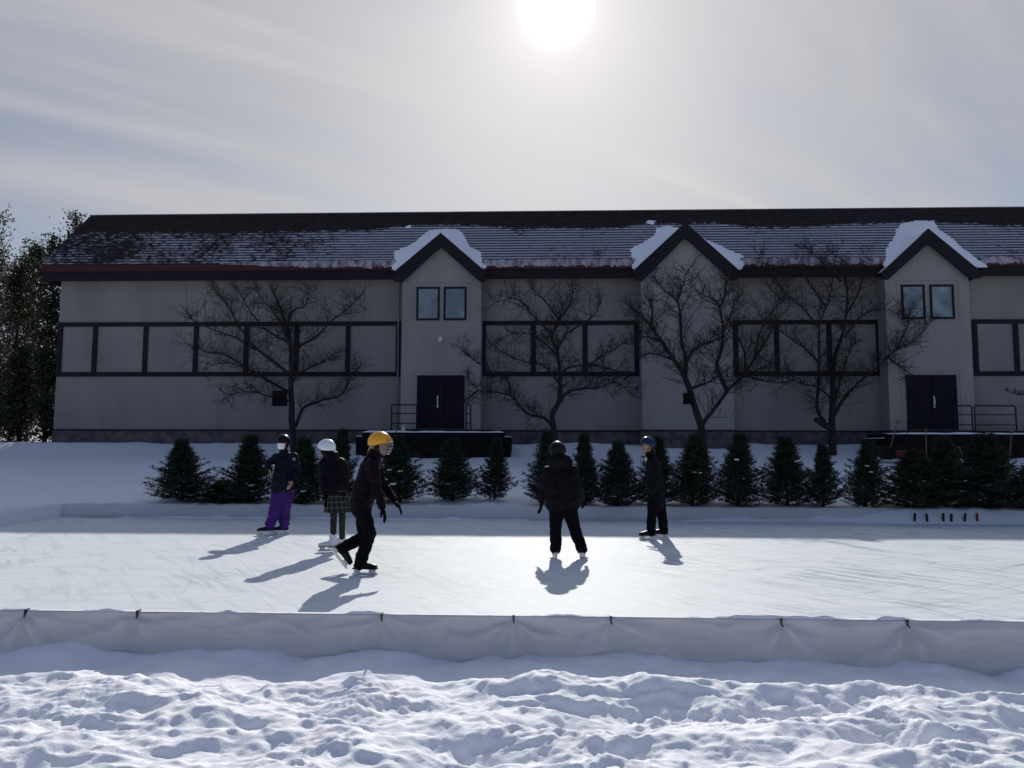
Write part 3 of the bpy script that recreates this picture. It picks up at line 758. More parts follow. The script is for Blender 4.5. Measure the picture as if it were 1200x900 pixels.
# ------------------------------------------------------------------ bare trees
def catmull(pts, sub=4):
    P = [pts[0]]+list(pts)+[pts[-1]]; out = []
    for i in range(1, len(P)-2):
        for k in range(sub):
            t = k/sub; a, b_, c, d_ = P[i-1], P[i], P[i+1], P[i+2]
            out.append(0.5*((2*b_)+(c-a)*t+(2*a-5*b_+4*c-d_)*t*t+(3*b_-a-3*c+d_)*t**3))
    out.append(P[-2]); return out
def bare_tree(label, Yd, trunk, limbs, r0, seed, dens=1.0, grp='bare crab trees in front of the hall', minr=0.0040, lenk=1.0, extra=None):
    rs = random.Random(seed)
    base = at_y(trunk[0][0], trunk[0][1], Yd); base.z = float(ground_h(np.array([base.x]), np.array([Yd]))[0])-0.05
    t = thing('bare_tree', label, 'tree', base, grp)
    T = MB(); C = MB()
    def jit(s): return Vector((rs.uniform(-s, s), rs.uniform(-s, s), rs.uniform(-s, s)))
    def twig(p, dr, ln, r, lvl):
        n = 5 if lvl < 2 else 3
        pts = [p]; dd = dr.normalized(); q = p
        for i in range(n):
            dd = (dd+jit(0.30)+Vector((0, 0, 0.06))).normalized(); q = q+dd*ln/n; pts.append(q)
        C.tube([x-base for x in pts], [r*(1-0.6*i/n) for i in range(n+1)], 4 if lvl < 2 else 3, cap=False)
        if lvl >= 3: return
        for i in range(1, n+1):
            k = rs.choice((1, 1, 2)) if lvl < 2 else rs.choice((0, 1, 1, 2))
            for _ in range(k):
                ax = jit(1).normalized(); nd = (dd*0.55+ax*0.85+Vector((0, 0, 0.18))).normalized()
                twig(pts[i], nd, ln*rs.uniform(0.35, 0.62), max(minr*0.75, r*0.55), lvl+1)
    def limb(px, r_a, r_b, into, ydrift, ysl, base_pt=False):
        pts = []
        n = len(px)
        for i, (x, y) in enumerate(px):
            pts.append(at_y(x, y, Yd+ydrift+ysl*i/(n-1)))
        if base_pt: pts[0] = base.copy()
        c = catmull(pts, 4)
        c = [c[0]]+[q+jit(0.012) for q in c[1:]]
        into.tube([x-base for x in c], [r_a+(r_b-r_a)*(i/(len(c)-1))**0.8 for i in range(len(c))], 8 if r_a > 0.05 else 6)
        return c
    tr = limb(trunk, r0, 0.02, T, 0, rs.uniform(-0.4, 0.4), True)
    alll = [(tr, 0.4)]
    for px in limbs:
        # start on the nearest depth of the trunk
        ysl = rs.uniform(-1.5, 1.5)
        rr = r0*0.50 if len(px) > 5 else r0*0.34
        alll.append((limb(px, rr, 0.009, T, 0, ysl), 0.12))
    for c, st in alll:
        L_ = len(c)
        for i in range(int(L_*st), L_):
            nk = 3 if rs.random() < 0.4*dens else 2
            for _ in range(nk):
                dd = (c[min(i+1, L_-1)]-c[i-1]).normalized() if i > 0 else Vector((0, 0, 1))
                nd = (dd*0.5+jit(1).normalized()*0.9+Vector((0, 0, 0.25))).normalized()
                twig(c[i], nd, rs.uniform(0.45, 1.05)*lenk*(1.0-0.35*i/L_), 0.0105, 1)
    T.build('trunk', 'bark', t, True); C.build('crown', 'twig', t, True)
    if extra:
        x, y, w_, h_ = extra; p = at_y(x, y, Yd-0.12)-base
        m = MB(); m.box(p.x-w_/2, p.x+w_/2, p.y-0.15, p.y+0.10, p.z-h_/2, p.z+h_/2); m.box(p.x-w_/2-0.03, p.x+w_/2+0.03, p.y-0.19, p.y+0.12, p.z-h_/2-0.03, p.z-h_/2-0.001)
        m.tube([(p.x, p.y-0.153, p.z), (p.x, p.y-0.165, p.z)], 0.03, 10)
        o = bevel(m.build('nesting_box', 'platform', None), 0.01); o.location = base
        return o
    return t
o = bare_tree('spreading bare tree left of the left gabled bay, single trunk with wide low limbs', 27.2,
  [(345, 522), (342, 490), (341, 455), (341, 420), (340, 400), (335, 380), (328, 360), (318, 338)],
  [[(346, 500), (356, 478), (378, 469), (400, 463), (410, 445), (420, 430)], [(338, 470), (320, 466), (300, 460), (280, 460), (262, 467)],
   [(339, 460), (318, 448), (300, 437), (285, 430), (262, 425), (240, 432)], [(341, 440), (322, 425), (300, 408), (285, 390), (272, 368), (262, 350), (250, 338)],
   [(341, 450), (352, 437), (372, 427), (392, 415)], [(341, 415), (352, 405), (370, 395), (390, 375), (410, 360), (420, 348)],
   [(339, 400), (328, 376), (312, 356), (298, 338)], [(337, 385), (342, 365), (358, 357), (362, 335)], [(290, 432), (262, 415), (240, 412), (225, 405)],
   [(300, 410), (275, 395), (245, 385), (222, 372)], [(336, 400), (310, 385), (290, 360), (280, 340)]], 0.135, 11, 0.85, extra=(328, 466.5, 0.46, 0.50))
tag(o, 'dark box fixed to the trunk of the leftmost bare tree', 'nesting box', 'dark boxes fixed to tree trunks')
bare_tree('low bare tree between the left and middle gabled bays, forking close to the snow', 25.6,
  [(651, 520), (649, 503), (647, 485), (655, 470), (656, 450), (655, 430), (653, 410), (646, 395), (655, 375), (660, 355)],
  [[(649, 503), (638, 490), (620, 486), (608, 475), (600, 465), (585, 460), (562, 458), (550, 445)], [(598, 463), (595, 445), (580, 438), (560, 425), (545, 415)],
   [(656, 472), (665, 460), (685, 455), (700, 455), (720, 448), (738, 460)], [(655, 440), (668, 430), (690, 427), (710, 415), (732, 402)],
   [(652, 415), (635, 400), (615, 390), (590, 395)], [(653, 410), (665, 390), (690, 375), (705, 355)], [(648, 392), (625, 370), (605, 350), (580, 355)],
   [(655, 375), (668, 355), (672, 335)], [(655, 450), (640, 430), (620, 425), (600, 418), (578, 405)], [(560, 458), (545, 470), (540, 480)],
   [(655, 375), (640, 355), (625, 338)], [(690, 427), (715, 432), (735, 440)]], 0.125, 12, 1.0)
o = bare_tree('tall bare tree with a V-shaped double trunk before the middle gabled bay', 24.6,
  [(826, 535), (823, 515), (821, 500), (812, 470), (803, 442), (790, 422), (775, 400), (762, 382), (752, 370), (738, 360)],
  [[(821, 500), (838, 478), (855, 455), (870, 442), (890, 432), (908, 424)], [(803, 442), (804, 425), (799, 400), (797, 370), (793, 352), (780, 342), (766, 325)],
   [(793, 352), (800, 335), (804, 318)], [(852, 457), (840, 430), (845, 410), (847, 385), (843, 360), (835, 350), (822, 345)], [(843, 360), (850, 345), (850, 325)],
   [(872, 440), (873, 415), (862, 390), (855, 375), (862, 350)], [(811, 455), (830, 448), (842, 440)], [(804, 425), (815, 408), (835, 400), (850, 395)],
   [(870, 442), (885, 420), (900, 395), (906, 378)], [(790, 422), (770, 415), (755, 415)], [(775, 400), (758, 395), (748, 400)], [(872, 440), (900, 447), (925, 448)],
   [(885, 420), (890, 390), (905, 365), (920, 350)], [(762, 382), (765, 360), (755, 345)]], 0.155, 13, 0.9, extra=(806, 466.5, 0.27, 0.32))
tag(o, 'dark box fixed to the V-trunked bare tree before the middle bay', 'nesting box', 'dark boxes fixed to tree trunks')
bare_tree('many-limbed bare tree left of the right gabled bay, with a sawn stub near its base', 28.3,
  [(976, 533), (975, 500), (976, 470), (976, 440), (979, 415), (988, 390), (992, 360), (992, 335), (985, 312)],
  [[(966, 494), (958, 480), (959, 450), (960, 420), (960, 385), (968, 360), (975, 335), (978, 300)],
   [(976, 490), (984, 475), (995, 460), (1010, 445), (1030, 428), (1050, 410), (1070, 400), (1090, 378)], [(979, 470), (985, 445), (992, 420), (1003, 400)],
   [(960, 425), (945, 410), (925, 395), (912, 388)], [(960, 385), (940, 360), (920, 345), (900, 335)], [(976, 470), (960, 455), (935, 448), (918, 438)],
   [(991, 370), (1005, 345), (1012, 322), (1016, 300)], [(1050, 410), (1062, 385), (1066, 362)], [(1040, 418), (1055, 430), (1070, 440)],
   [(990, 395), (1010, 370), (1035, 362), (1055, 368)], [(985, 330), (965, 308), (945, 290)], [(920, 345), (905, 320), (890, 300)], [(968, 360), (948, 330), (935, 305)]],
  0.145, 14, 1.1)
# the sawn stub
stub = at_y(975, 502, 28.2); tip = at_y(955.5, 491, 28.1)
host = [o for o in COL.objects if o.name.startswith('bare_tree')][-1]
m = MB(); m.tube([stub-host.location, (stub+tip)/2-host.location+Vector((0, 0, -0.03)), tip-host.location], [0.13, 0.11, 0.09], 8); m.build('stub', 'bark', host, True)
bare_tree('bare tree mostly outside the right edge, only thin twig tips in view', 26.5,
  [(1262, 535), (1258, 490), (1250, 455), (1262, 420)],
  [[(1258, 492), (1240, 470), (1222, 463), (1205, 461), (1192, 462), (1180, 458)], [(1252, 455), (1232, 425), (1240, 390)], [(1255, 450), (1280, 410), (1290, 380)]], 0.09, 15, 0.1, lenk=0.22)

# ------------------------------------------------------------------ cut evergreens in the snow bank
def conifer_proto(seed, H=1.0, Wd=0.36, nb=230, up=0.35, bare=0.0, m='needle'):
    rs = np.random.RandomState(seed)
    V = []; Fc = []
    def needles(p, dr, ln, cnt):
        # short needles feathered round a twig
        t = rs.rand(cnt)[:, None]
        base = p+dr*ln*t
        a = rs.randn(cnt, 3); a -= (a@dr)[:, None]*dr; a /= np.linalg.norm(a, axis=1)[:, None]+1e-9
        nd = dr*0.75+a*0.75; nd /= np.linalg.norm(nd, axis=1)[:, None]
        nl = (0.030+0.020*rs.rand(cnt))[:, None]
        wv = np.cross(nd, rs.randn(cnt, 3)); wv /= np.linalg.norm(wv, axis=1)[:, None]+1e-9; wv *= 0.0042
        q = np.stack([base-wv, base+wv, base+nd*nl+wv*0.4, base+nd*nl-wv*0.4], 1)
        k = sum(len(x) for x in V)
        V.append(q.reshape(-1, 3)); Fc.append(np.arange(k, k+cnt*4).reshape(-1, 4))
    lump = rs.rand(12)*6.28
    for i in range(nb):
        h = 0.03+0.95*(i/nb)**0.92
        prof = 1.12*(1-h)**0.93*(0.62+0.38*min(1, h/0.14+0.25))
        an = i*2.399+rs.rand()*0.8
        lobes = 1+0.18*math.sin(an*3+lump[0]+h*9)+0.12*math.sin(an*5+lump[1]+h*17)
        ln = max(0.05, Wd*prof*lobes*rs.uniform(0.62, 1.18))
        out = np.array([math.cos(an), math.sin(an), 0.0]); slope = up*(0.5+h*1.2)+rs.uniform(-0.12, 0.12)
        p0 = np.array([0, 0, h*H]); pts = [p0]
        seg = 4; q = p0
        for s_ in range(seg):
            dr = out+np.array([0, 0, slope+0.22*s_*0.4]); dr /= np.linalg.norm(dr); q = q+dr*ln/seg; pts.append(q)
        for s_ in range(seg):
            dr = pts[s_+1]-pts[s_]; L_ = np.linalg.norm(dr); dr = dr/L_
            if s_ > 0 or rs.rand() < 0.4: needles(pts[s_], dr, L_, int(5+70*L_))
            # side twigs
            for sd in (-1, 1):
                if rs.rand() < 0.85:
                    sv = np.cross(dr, [0, 0, 1.0])*sd; dd = dr*0.75+sv*0.8+np.array([0, 0, rs.uniform(-0.15, 0.3)]); dd /= np.linalg.norm(dd)
                    l2 = ln*rs.uniform(0.22, 0.42)*(1-0.15*s_); needles(pts[s_+1], dd, max(l2, 0.04), int(5+80*l2))
    # leader
    needles(np.array([0, 0, H*0.93]), np.array([0, 0, 1.0]), 0.13*H, 20)
    me = bpy.data.meshes.new('crown'); v = np.concatenate(V).astype(np.float32); f = np.concatenate(Fc)
    me.vertices.add(len(v)); me.vertices.foreach_set('co', v.ravel()); me.loops.add(f.size); me.loops.foreach_set('vertex_index', f.ravel().astype(np.int32))
    me.polygons.add(len(f)); me.polygons.foreach_set('loop_start', np.arange(0, f.size, 4, dtype=np.int32)); me.update(calc_edges=True)
    me.materials.append(MATS[m])
    tm = MB(); tm.tube([(0, 0, -0.08), (0, 0, 0.3), (0.005, 0, H*0.9), (0, 0, H*1.0)], [0.022, 0.018, 0.006, 0.003], 7)
    tme = bpy.data.meshes.new('trunk'); tme.from_pydata(tm.v, [], tm.f); tme.materials.append(MATS['bark'])
    # snow caught on the branches
    clumps = []
    for k in range(9):
        sm = bmesh.new()
        h = rs.uniform(0.05, 0.62)*H; an = rs.rand()*6.28; r = Wd*(1-h/H)**0.8*rs.uniform(0.5, 0.95)
        mt = Matrix.Translation((math.cos(an)*r, math.sin(an)*r, h+0.05)) @ Matrix.Diagonal((1.5, 1.2, 0.6, 1))
        g = bmesh.ops.create_icosphere(sm, subdivisions=2, radius=rs.uniform(0.010, 0.026), matrix=mt)
        for vv in g['verts']: vv.co += Vector(rs.uniform(-0.004, 0.004, 3))
        sme = bpy.data.meshes.new('snow_clump'); sm.to_mesh(sme); sm.free(); sme.materials.append(MATS['snow']); clumps.append(sme)
    return [me, tme]+clumps
protos = [conifer_proto(1, 1.0, 0.35, 230, 0.35), conifer_proto(2, 1.0, 0.33, 210, 0.45), conifer_proto(3, 1.0, 0.38, 250, 0.28),
          conifer_proto(4, 1.0, 0.30, 190, 0.55), conifer_proto(5, 1.0, 0.36, 240, 0.4, m='needle_warm'), conifer_proto(6, 1.0, 0.42, 230, 0.2, m='needle_warm')]
EV = [  # x, base y, top y, half width px, depth, proto, label
 (213, 591, 514, 28, 15.95, 2, 'leftmost cut evergreen of the row, broad at its foot'),
 (262, 592, 562, 30, 16.05, 5, 'stunted low evergreen slumped between the two leftmost cut evergreens'),
 (290, 592, 509, 30, 15.9, 0, 'cut evergreen just left of the purple-trousered skater'),
 (353, 592, 512, 29, 15.9, 2, 'cut evergreen just right of the purple-trousered skater'),
 (397, 591, 503, 26, 16.0, 3, 'cut evergreen with a thin tip behind the white-helmeted skater'),
 (468, 591, 508, 33, 15.9, 1, 'cut evergreen right behind the yellow-helmeted skater, a low twig sticking out right'),
 (531, 586, 514, 29, 16.3, 0, 'round-footed cut evergreen in front of the left platform, left of two'),
 (579, 583, 512, 22, 16.5, 3, 'slim snow-speckled cut evergreen in front of the right end of the left platform'),
 (643, 591, 503, 28, 15.95, 1, 'cut evergreen behind the skater seen from the back'),
 (686, 592, 507, 25, 15.9, 3, 'cut evergreen just right of the skater seen from the back'),
 (724, 595, 516, 25, 15.75, 2, 'small dense cut evergreen midway between the two black-clad skaters'),
 (768, 594, 511, 28, 15.85, 1, 'cut evergreen directly behind the blue-helmeted skater'),
 (811, 596, 509, 30, 15.75, 4, 'broad cut evergreen under the V-trunked bare tree, right of the blue-helmeted skater'),
 (865, 596, 507, 28, 15.75, 0, 'cut evergreen second to the right of the blue-helmeted skater, flecked with snow'),
 (923, 598, 511, 31, 15.7, 0, 'cut evergreen left of the sawn-stub bare tree, first of three side by side'),
 (965, 598, 521, 26, 15.7, 3, 'shorter spiky cut evergreen in the middle of three left of the right platform'),
 (1014, 599, 515, 27, 15.65, 1, 'narrow cut evergreen standing alone left of the orange sled'),
 (1072, 600, 526, 36, 15.6, 5, 'low wide cut evergreen at the left of the dense clump on the right'),
 (1110, 600, 512, 32, 15.7, 4, 'cut evergreen in the middle of the dense clump on the right'),
 (1160, 601, 507, 42, 15.6, 2, 'largest cut evergreen at the right of the dense clump by the edge'),
 (1212, 601, 540, 34, 15.6, 4, 'cut evergreen cropped by the right edge of the picture'),
]
for i, (x, yb, yt, hw, Yd, pr, lab) in enumerate(EV):
    pb = at_y(x, yb, Yd); gz = float(ground_h(np.array([pb.x]), np.array([Yd]))[0]); pt = at_y(x, yt, Yd)
    t = thing('cut_evergreen', lab, 'evergreen', (pb.x, Yd, gz-0.03), 'cut evergreens standing in the snow bank')
    H = (pt.z-gz+0.03)/1.04
    W_ = (at_y(x+hw, yb, Yd).x-pb.x)/(0.285)
    mm = protos[pr]
    for nm, me in zip(['crown', 'trunk']+['snow_clump']*9, mm):
        if nm == 'snow_clump' and lab.startswith(('cut evergreen with', 'small dense')): continue
        c = bpy.data.objects.new(nm, me); COL.objects.link(c); c.parent = t
    t.scale = (W_, W_, H); t.rotation_euler = (random.uniform(-0.05, 0.05), random.uniform(-0.08, 0.08), i*1.37)

# ------------------------------------------------------------------ tall trees at the left
def leafy_tree(name, label, Yd, x, ytop, rad, seed, m='cedar_leaf', n=9000, base_y=517, leaf=0.075, open_=0.0, prof=0.6, trunkr=0.10, lean=0.0, cat='tree'):
    rs = np.random.RandomState(seed)
    b0 = at_y(x, base_y, Yd); gz = float(ground_h(np.array([b0.x]), np.array([Yd]))[0]); H = at_y(x, ytop, Yd).z-gz
    t = thing(name, label, cat, (b0.x, Yd, gz-0.05), 'tall trees left of the hall')
    # limbs
    T = MB(); T.tube([(0, 0, 0), (lean*0.3, 0, H*0.35), (lean*0.7, 0.05, H*0.7), (lean, 0, H*0.97)], [trunkr, trunkr*0.8, trunkr*0.4, 0.015], 8)
    cl = []
    nb = int(60+H*7)
    for i in range(nb):
        h = 0.04+0.94*rs.rand()**0.85
        r = rad*min(1, 0.45+1.5*h)*max(0.05, 1-h)**prof*rs.uniform(0.35, 1.1)
        an = rs.rand()*6.283
        p0 = Vector((lean*h, 0, h*H-0.25*r)); p1 = Vector((lean*h+math.cos(an)*r, math.sin(an)*r, h*H+0.35*r))
        pm = (p0+p1)/2+Vector((0, 0, -0.08*r))
        T.tube([p0, pm, p1], [0.028*(1-h)+0.010, 0.016, 0.006], 4, cap=False)
        for k in range(5):
            f_ = rs.uniform(0.25, 1.08); q = p0.lerp(p1, f_)
            cl.append(((q.x+rs.randn()*0.12, q.y+rs.randn()*0.12, q.z+rs.randn()*0.15), rs.uniform(0.10, 0.30)))
    cl.append(((lean, 0, H*0.99), 0.12))
    C_ = np.array([c[0] for c in cl]); S_ = np.array([c[1] for c in cl])
    k = rs.randint(0, len(cl), n)
    c = C_[k]+rs.randn(n, 3)*S_[k][:, None]*np.array([0.8, 0.8, 1.0])
    c[:, 2] = np.maximum(c[:, 2], 0.05)
    a = rs.randn(n, 3); a /= np.linalg.norm(a, axis=1)[:, None]; b_ = np.cross(a, rs.randn(n, 3)); b_ /= np.linalg.norm(b_, axis=1)[:, None]
    L_ = (leaf*(0.6+0.8*rs.rand(n)))[:, None]
    q = np.stack([c-a*L_, c-b_*L_*0.45, c+a*L_, c+b_*L_*0.45], 1)
    me = bpy.data.meshes.new('crown'); v = q.reshape(-1, 3).astype(np.float32)
    me.vertices.add(len(v)); me.vertices.foreach_set('co', v.ravel()); me.loops.add(n*4); me.loops.foreach_set('vertex_index', np.arange(n*4, dtype=np.int32))
    me.polygons.add(n); me.polygons.foreach_set('loop_start', np.arange(0, n*4, 4, dtype=np.int32)); me.update(calc_edges=True)
    me.materials.append(MATS[m]); c_ = bpy.data.objects.new('crown', me); COL.objects.link(c_); c_.parent = t
    T.build('trunk', 'bark', t, True)
LT = [ # Yd, x, ytop, rad, seed, n
 (34.0, 76, 250, 1.05, 1, 5200, 'tallest evergreen rising behind the left end of the roof', 'cedar_leaf', 0.55),
 (33.0, 52, 275, 1.25, 2, 10500, 'dense dark evergreen next to the corner of the hall', 'cedar_leaf', 0.45),
 (35.5, 30, 288, 1.3, 3, 10500, 'ragged evergreen with bright gaps, third tree from the hall corner', 'cedar_leaf', 0.5),
 (33.5, 12, 300, 1.3, 4, 9500, 'evergreen at the left edge with a flat low top', 'cedar_leaf', 0.42),
 (36.5, -18, 285, 1.6, 5, 7000, 'evergreen mostly outside the left edge of the picture', 'cedar_leaf', 0.5),
 (30.5, 52, 405, 1.0, 6, 5000, 'short bushy evergreen filling the gap beside the corner of the hall', 'cedar_leaf', 0.4),
 (31.0, 22, 415, 1.2, 7, 6500, 'short bushy evergreen low at the far left behind the snow bank', 'cedar_leaf', 0.4),
 (31.5, -8, 420, 1.2, 8, 5500, 'short bushy evergreen cropped by the left edge of the picture', 'cedar_leaf', 0.4),
]
for (Yd, x, yt, rd, sd, n, lab, mt_, pf) in LT:
    leafy_tree('evergreen_tree', lab, Yd, x, yt, rd, sd, mt_, int(n*0.88), prof=pf)
leafy_tree('leafy_tree', 'sparse tree with dry brownish leaves at the top of the left edge', 27.0, -16, 245, 0.95, 21, 'dry_leaf', 1300, prof=0.35, trunkr=0.07, leaf=0.06)

# ------------------------------------------------------------------ things by the right platform
def shovel(label, top, bot, Yd, m='wood', blade='dark_plastic', grp=None, lean=0.5):
    a = at_y(*top, Yd); b_ = at_y(*bot, Yd-lean)
    t = thing('snow_shovel', label, 'shovel', b_, grp)
    a = a-b_; d_ = a.normalized()
    mb = MB(); mb.tube([Vector((0, 0, 0)), a*0.5, a-d_*0.10], 0.018, 8); mb.build('shaft', m, t, True)
    s = RH; mb = MB()
    mb.tube([a-d_*0.10, a-d_*0.06+s*0.06, a+s*0.065, a-s*0.065, a-d_*0.06-s*0.06, a-d_*0.10], 0.014, 6); mb.build('grip', 'rail_black', t, True)
    mb = MB(); n_ = d_.cross(s).normalized()
    v = []; f = []
    for j in range(5):
        for k in range(7):
            u = (k/6-0.5)*0.40; ww = j/4
            p = s*u - d_*(ww*0.36-0.05) + n_*(0.05*(2*abs(k/6-0.5))**2 + 0.05*ww*ww)
            v.append(p)
    for j in range(4):
        for k in range(6):
            q = j*7+k; f.append([q, q+1, q+8, q+7])
    o_ = obj('scoop', v, f, blade, t, True); sd = o_.modifiers.new('thick', 'SOLIDIFY'); sd.thickness = 0.008
    return t
G_ = 'shovels and poles by the right platform'
shovel('shovel with a D-shaped grip leaning left of the right door', (1052, 493), (1042, 529), 26.9, 'wood', grp=G_)
def pole(label, top, bot, Yd, r=0.017, m='wood', lean=0.2):
    a = at_y(*top, Yd); b_ = at_y(*bot, Yd-lean); mb = MB()
    a = a-b_; side = RH
    mb.tube([Vector((0, 0, -0.05)), a*0.5, a], [r, r, r*0.9], 8)
    mb.tube([a-side*0.05, a+side*0.05], r*0.9, 8)
    o = mb.build('tool_handle', m, None, True); o.location = b_
    tag(o, label, 'tool handle', G_)
pole('upright wooden tool handle rising behind the low wide evergreen', (1085, 503), (1085.5, 533), 25.8)
pole('tilted wooden tool handle showing above the middle of the right clump', (1124, 524), (1131, 540), 25.5)
pole('upright pale tool handle near the right end of the right platform', (1185.5, 506), (1183, 538), 25.8)
pole('thin dark pole standing at the left edge of the right door', (1063, 494), (1064, 532), 26.9, 0.012, 'rail_black')
# orange sled and dark crate
c = at_y(1062, 533, 26.2); gz = float(ground_h(np.array([c.x]), np.array([c.y]))[0])
def tray(name, x, y, Yd, L_, W_, H_, m, label, cat, rot=0.1):
    c = at_y(x, y, Yd); gz = float(ground_h(np.array([c.x]), np.array([Yd]))[0])
    v = []; f = []; n = 24
    rings = [(0.86, 0.0), (1.0, 1.0), (1.06, 1.0), (1.06, 0.9), (0.97, 0.97), (0.80, 0.08)]
    for s_, h_ in rings:
        for k in range(n):
            an = 2*math.pi*k/n; cx = math.copysign(abs(math.cos(an))**0.5, math.cos(an)); cy = math.copysign(abs(math.sin(an))**0.5, math.sin(an))
            v.append((cx*L_/2*s_, cy*W_/2*s_, H_*h_))
    for r_ in range(len(rings)-1):
        for k in range(n):
            k2 = (k+1) % n; f.append([r_*n+k, r_*n+k2, (r_+1)*n+k2, (r_+1)*n+k])
    f.append(list(range(n))[::-1]); f.append([(len(rings)-1)*n+k for k in range(n)])
    o = obj(name, v, f, m, None, True); o.location = (c.x, Yd, max(gz-0.03, c.z-H_*0.5)); o.rotation_euler = (0.10, 0, rot)
    tag(o, label, cat)
tray('sled', 1061, 533, 26.0, 0.62, 0.4, 0.26, 'red_plastic', 'orange-red plastic sled lying in the snow by the right platform', 'sled')
tray('crate', 1041, 528.5, 26.5, 0.72, 0.45, 0.30, 'dark_plastic', 'dark plastic tub at the foot of the leaning shovel', 'tub')
# hockey-stick butts poking out of the snow edge
ST = [(1072, 604.5, 'rail_black', 'leftmost black stick end poking from the snow edge on the right'),
      (1086, 605, 'rail_black', 'second black stick end from the left in the snow edge'),
      (1105.5, 604.5, 'rail_black', 'slightly tilted black stick end, left one of the close pair'),
      (1115, 605, 'rail_black', 'black stick end, right one of the close pair in the snow edge'),
      (1131, 604.5, 'rail_black', 'black stick end standing alone right of the close pair'),
      (1145, 604.5, 'red_plastic', 'small dark red stick end right of the black ones')]
for i, (x, y, mt_, lab) in enumerate(ST):
    c = at_y(x, y, 15.2); mb = MB()
    tl = random.uniform(-0.02, 0.02)
    mb.box(-0.020, 0.020, -0.012, 0.012, -0.10, 0.045); mb.box(-0.016, 0.016, -0.009, 0.009, 0.0455, 0.062)
    o = bevel(mb.build('stick_end', mt_), 0.004); o.location = (c.x, 15.2, c.z-0.005); o.rotation_euler = (0, tl*6, random.uniform(-0.2, 0.2))
    tag(o, lab, 'stick end', 'stick ends poking from the snow edge')
c = at_z(1180, 610.5, 0.02); mb = MB()
mb.tube([(-0.07, 0, 0.0), (0.0, 0.01, 0.03), (0.09, 0.0, 0.075)], [0.02, 0.028, 0.012], 8)
o = mb.build('mitten', 'red_plastic', None, True); o.location = c
tag(o, 'small reddish scrap lying on the ice below the rightmost evergreens', 'scrap')

# ------------------------------------------------------------------ people
def ptube(mb, pts, rads, side, n=14):
    """closed tube with round ends; rads: r or (r_side, r_depth)"""
    P = [Vector(p) for p in pts]; Q = []; A = []
    rr = [(r, r) if not hasattr(r, '__len__') else tuple(r) for r in rads]
    t0 = (P[1]-P[0]).normalized(); t1 = (P[-1]-P[-2]).normalized()
    for s_, k in ((0.95, 0.30), (0.80, 0.6), (0.45, 0.89)):
        m_ = min(rr[0]); Q.append(P[0]-t0*m_*s_); A.append((rr[0][0]*k, rr[0][1]*k))
    for p, r in zip(P, rr): Q.append(p); A.append(r)
    for s_, k in ((0.45, 0.89), (0.80, 0.6), (0.95, 0.30)):
        m_ = min(rr[-1]); Q.append(P[-1]+t1*m_*s_); A.append((rr[-1][0]*k, rr[-1][1]*k))
    b = len(mb.v); side = Vector(side)
    for i, p in enumerate(Q):
        t = (Q[min(i+1, len(Q)-1)]-Q[max(i-1, 0)]).normalized()
        s_ = side-t*side.dot(t)
        if s_.length < 0.15: s_ = Vector((0.2, 0.3, 1))-t*Vector((0.2, 0.3, 1)).dot(t)
        s_.normalize(); c = t.cross(s_)
        for k in range(n):
            an = 2*math.pi*k/n; mb.v.append(tuple(p+s_*math.cos(an)*A[i][0]+c*math.sin(an)*A[i][1]))
    for i in range(len(Q)-1):
        for k in range(n):
            k2 = (k+1) % n; mb.f.append([b+i*n+k, b+i*n+k2, b+(i+1)*n+k2, b+(i+1)*n+k])
    mb.f.append([b+k for k in reversed(range(n))]); mb.f.append([b+(len(Q)-1)*n+k for k in range(n)])
def ell(mb, c, r, ax=None, n=14, m=9, zcut=None):
    ax = ax or (Vector((1, 0, 0)), Vector((0, 1, 0)), Vector((0, 0, 1))); b = len(mb.v); c = Vector(c)
    for i in range(m+1):
        th = math.pi*(0.03+0.94*i/m)
        for k in range(n):
            an = 2*math.pi*k/n
            mb.v.append(tuple(c+ax[0]*r[0]*math.sin(th)*math.cos(an)+ax[1]*r[1]*math.sin(th)*math.sin(an)+ax[2]*r[2]*math.cos(th)))
    for i in range(m):
        for k in range(n):
            k2 = (k+1) % n; mb.f.append([b+i*n+k, b+(i+1)*n+k, b+(i+1)*n+k2, b+i*n+k2])
    mb.f.append([b+k for k in range(n)]); mb.f.append([b+m*n+k for k in reversed(range(n))])
def remesh(mb, name, m, parent, vox=0.011, smooth=2, wr=0.0, wrs=9.0, seed=0):
    me = bpy.data.meshes.new(name); me.from_pydata(mb.v, [], mb.f); me.update()
    o = bpy.data.objects.new(name, me); COL.objects.link(o)
    md = o.modifiers.new('r', 'REMESH'); md.mode = 'VOXEL'; md.voxel_size = vox
    ms = o.modifiers.new('s', 'SMOOTH'); ms.iterations = smooth; ms.factor = 0.5
    bpy.context.view_layer.update()
    dg = bpy.context.evaluated_depsgraph_get()
    me2 = bpy.data.meshes.new_from_object(o.evaluated_get(dg)); me2.name = name
    o.modifiers.clear(); o.data = me2; bpy.data.meshes.remove(me)
    if wr:
        for v in me2.vertices:
            q = v.co*wrs+Vector((seed, 0, 0)); q.z *= 1.7
            v.co += v.normal*wr*(mnoise.noise(q)+0.6*mnoise.noise(q*2.3)-0.1)
    me2.materials.clear(); me2.materials.append(MATS[m])
    me2.polygons.foreach_set('use_smooth', [True]*len(me2.polygons))
    o.parent = parent
    return o

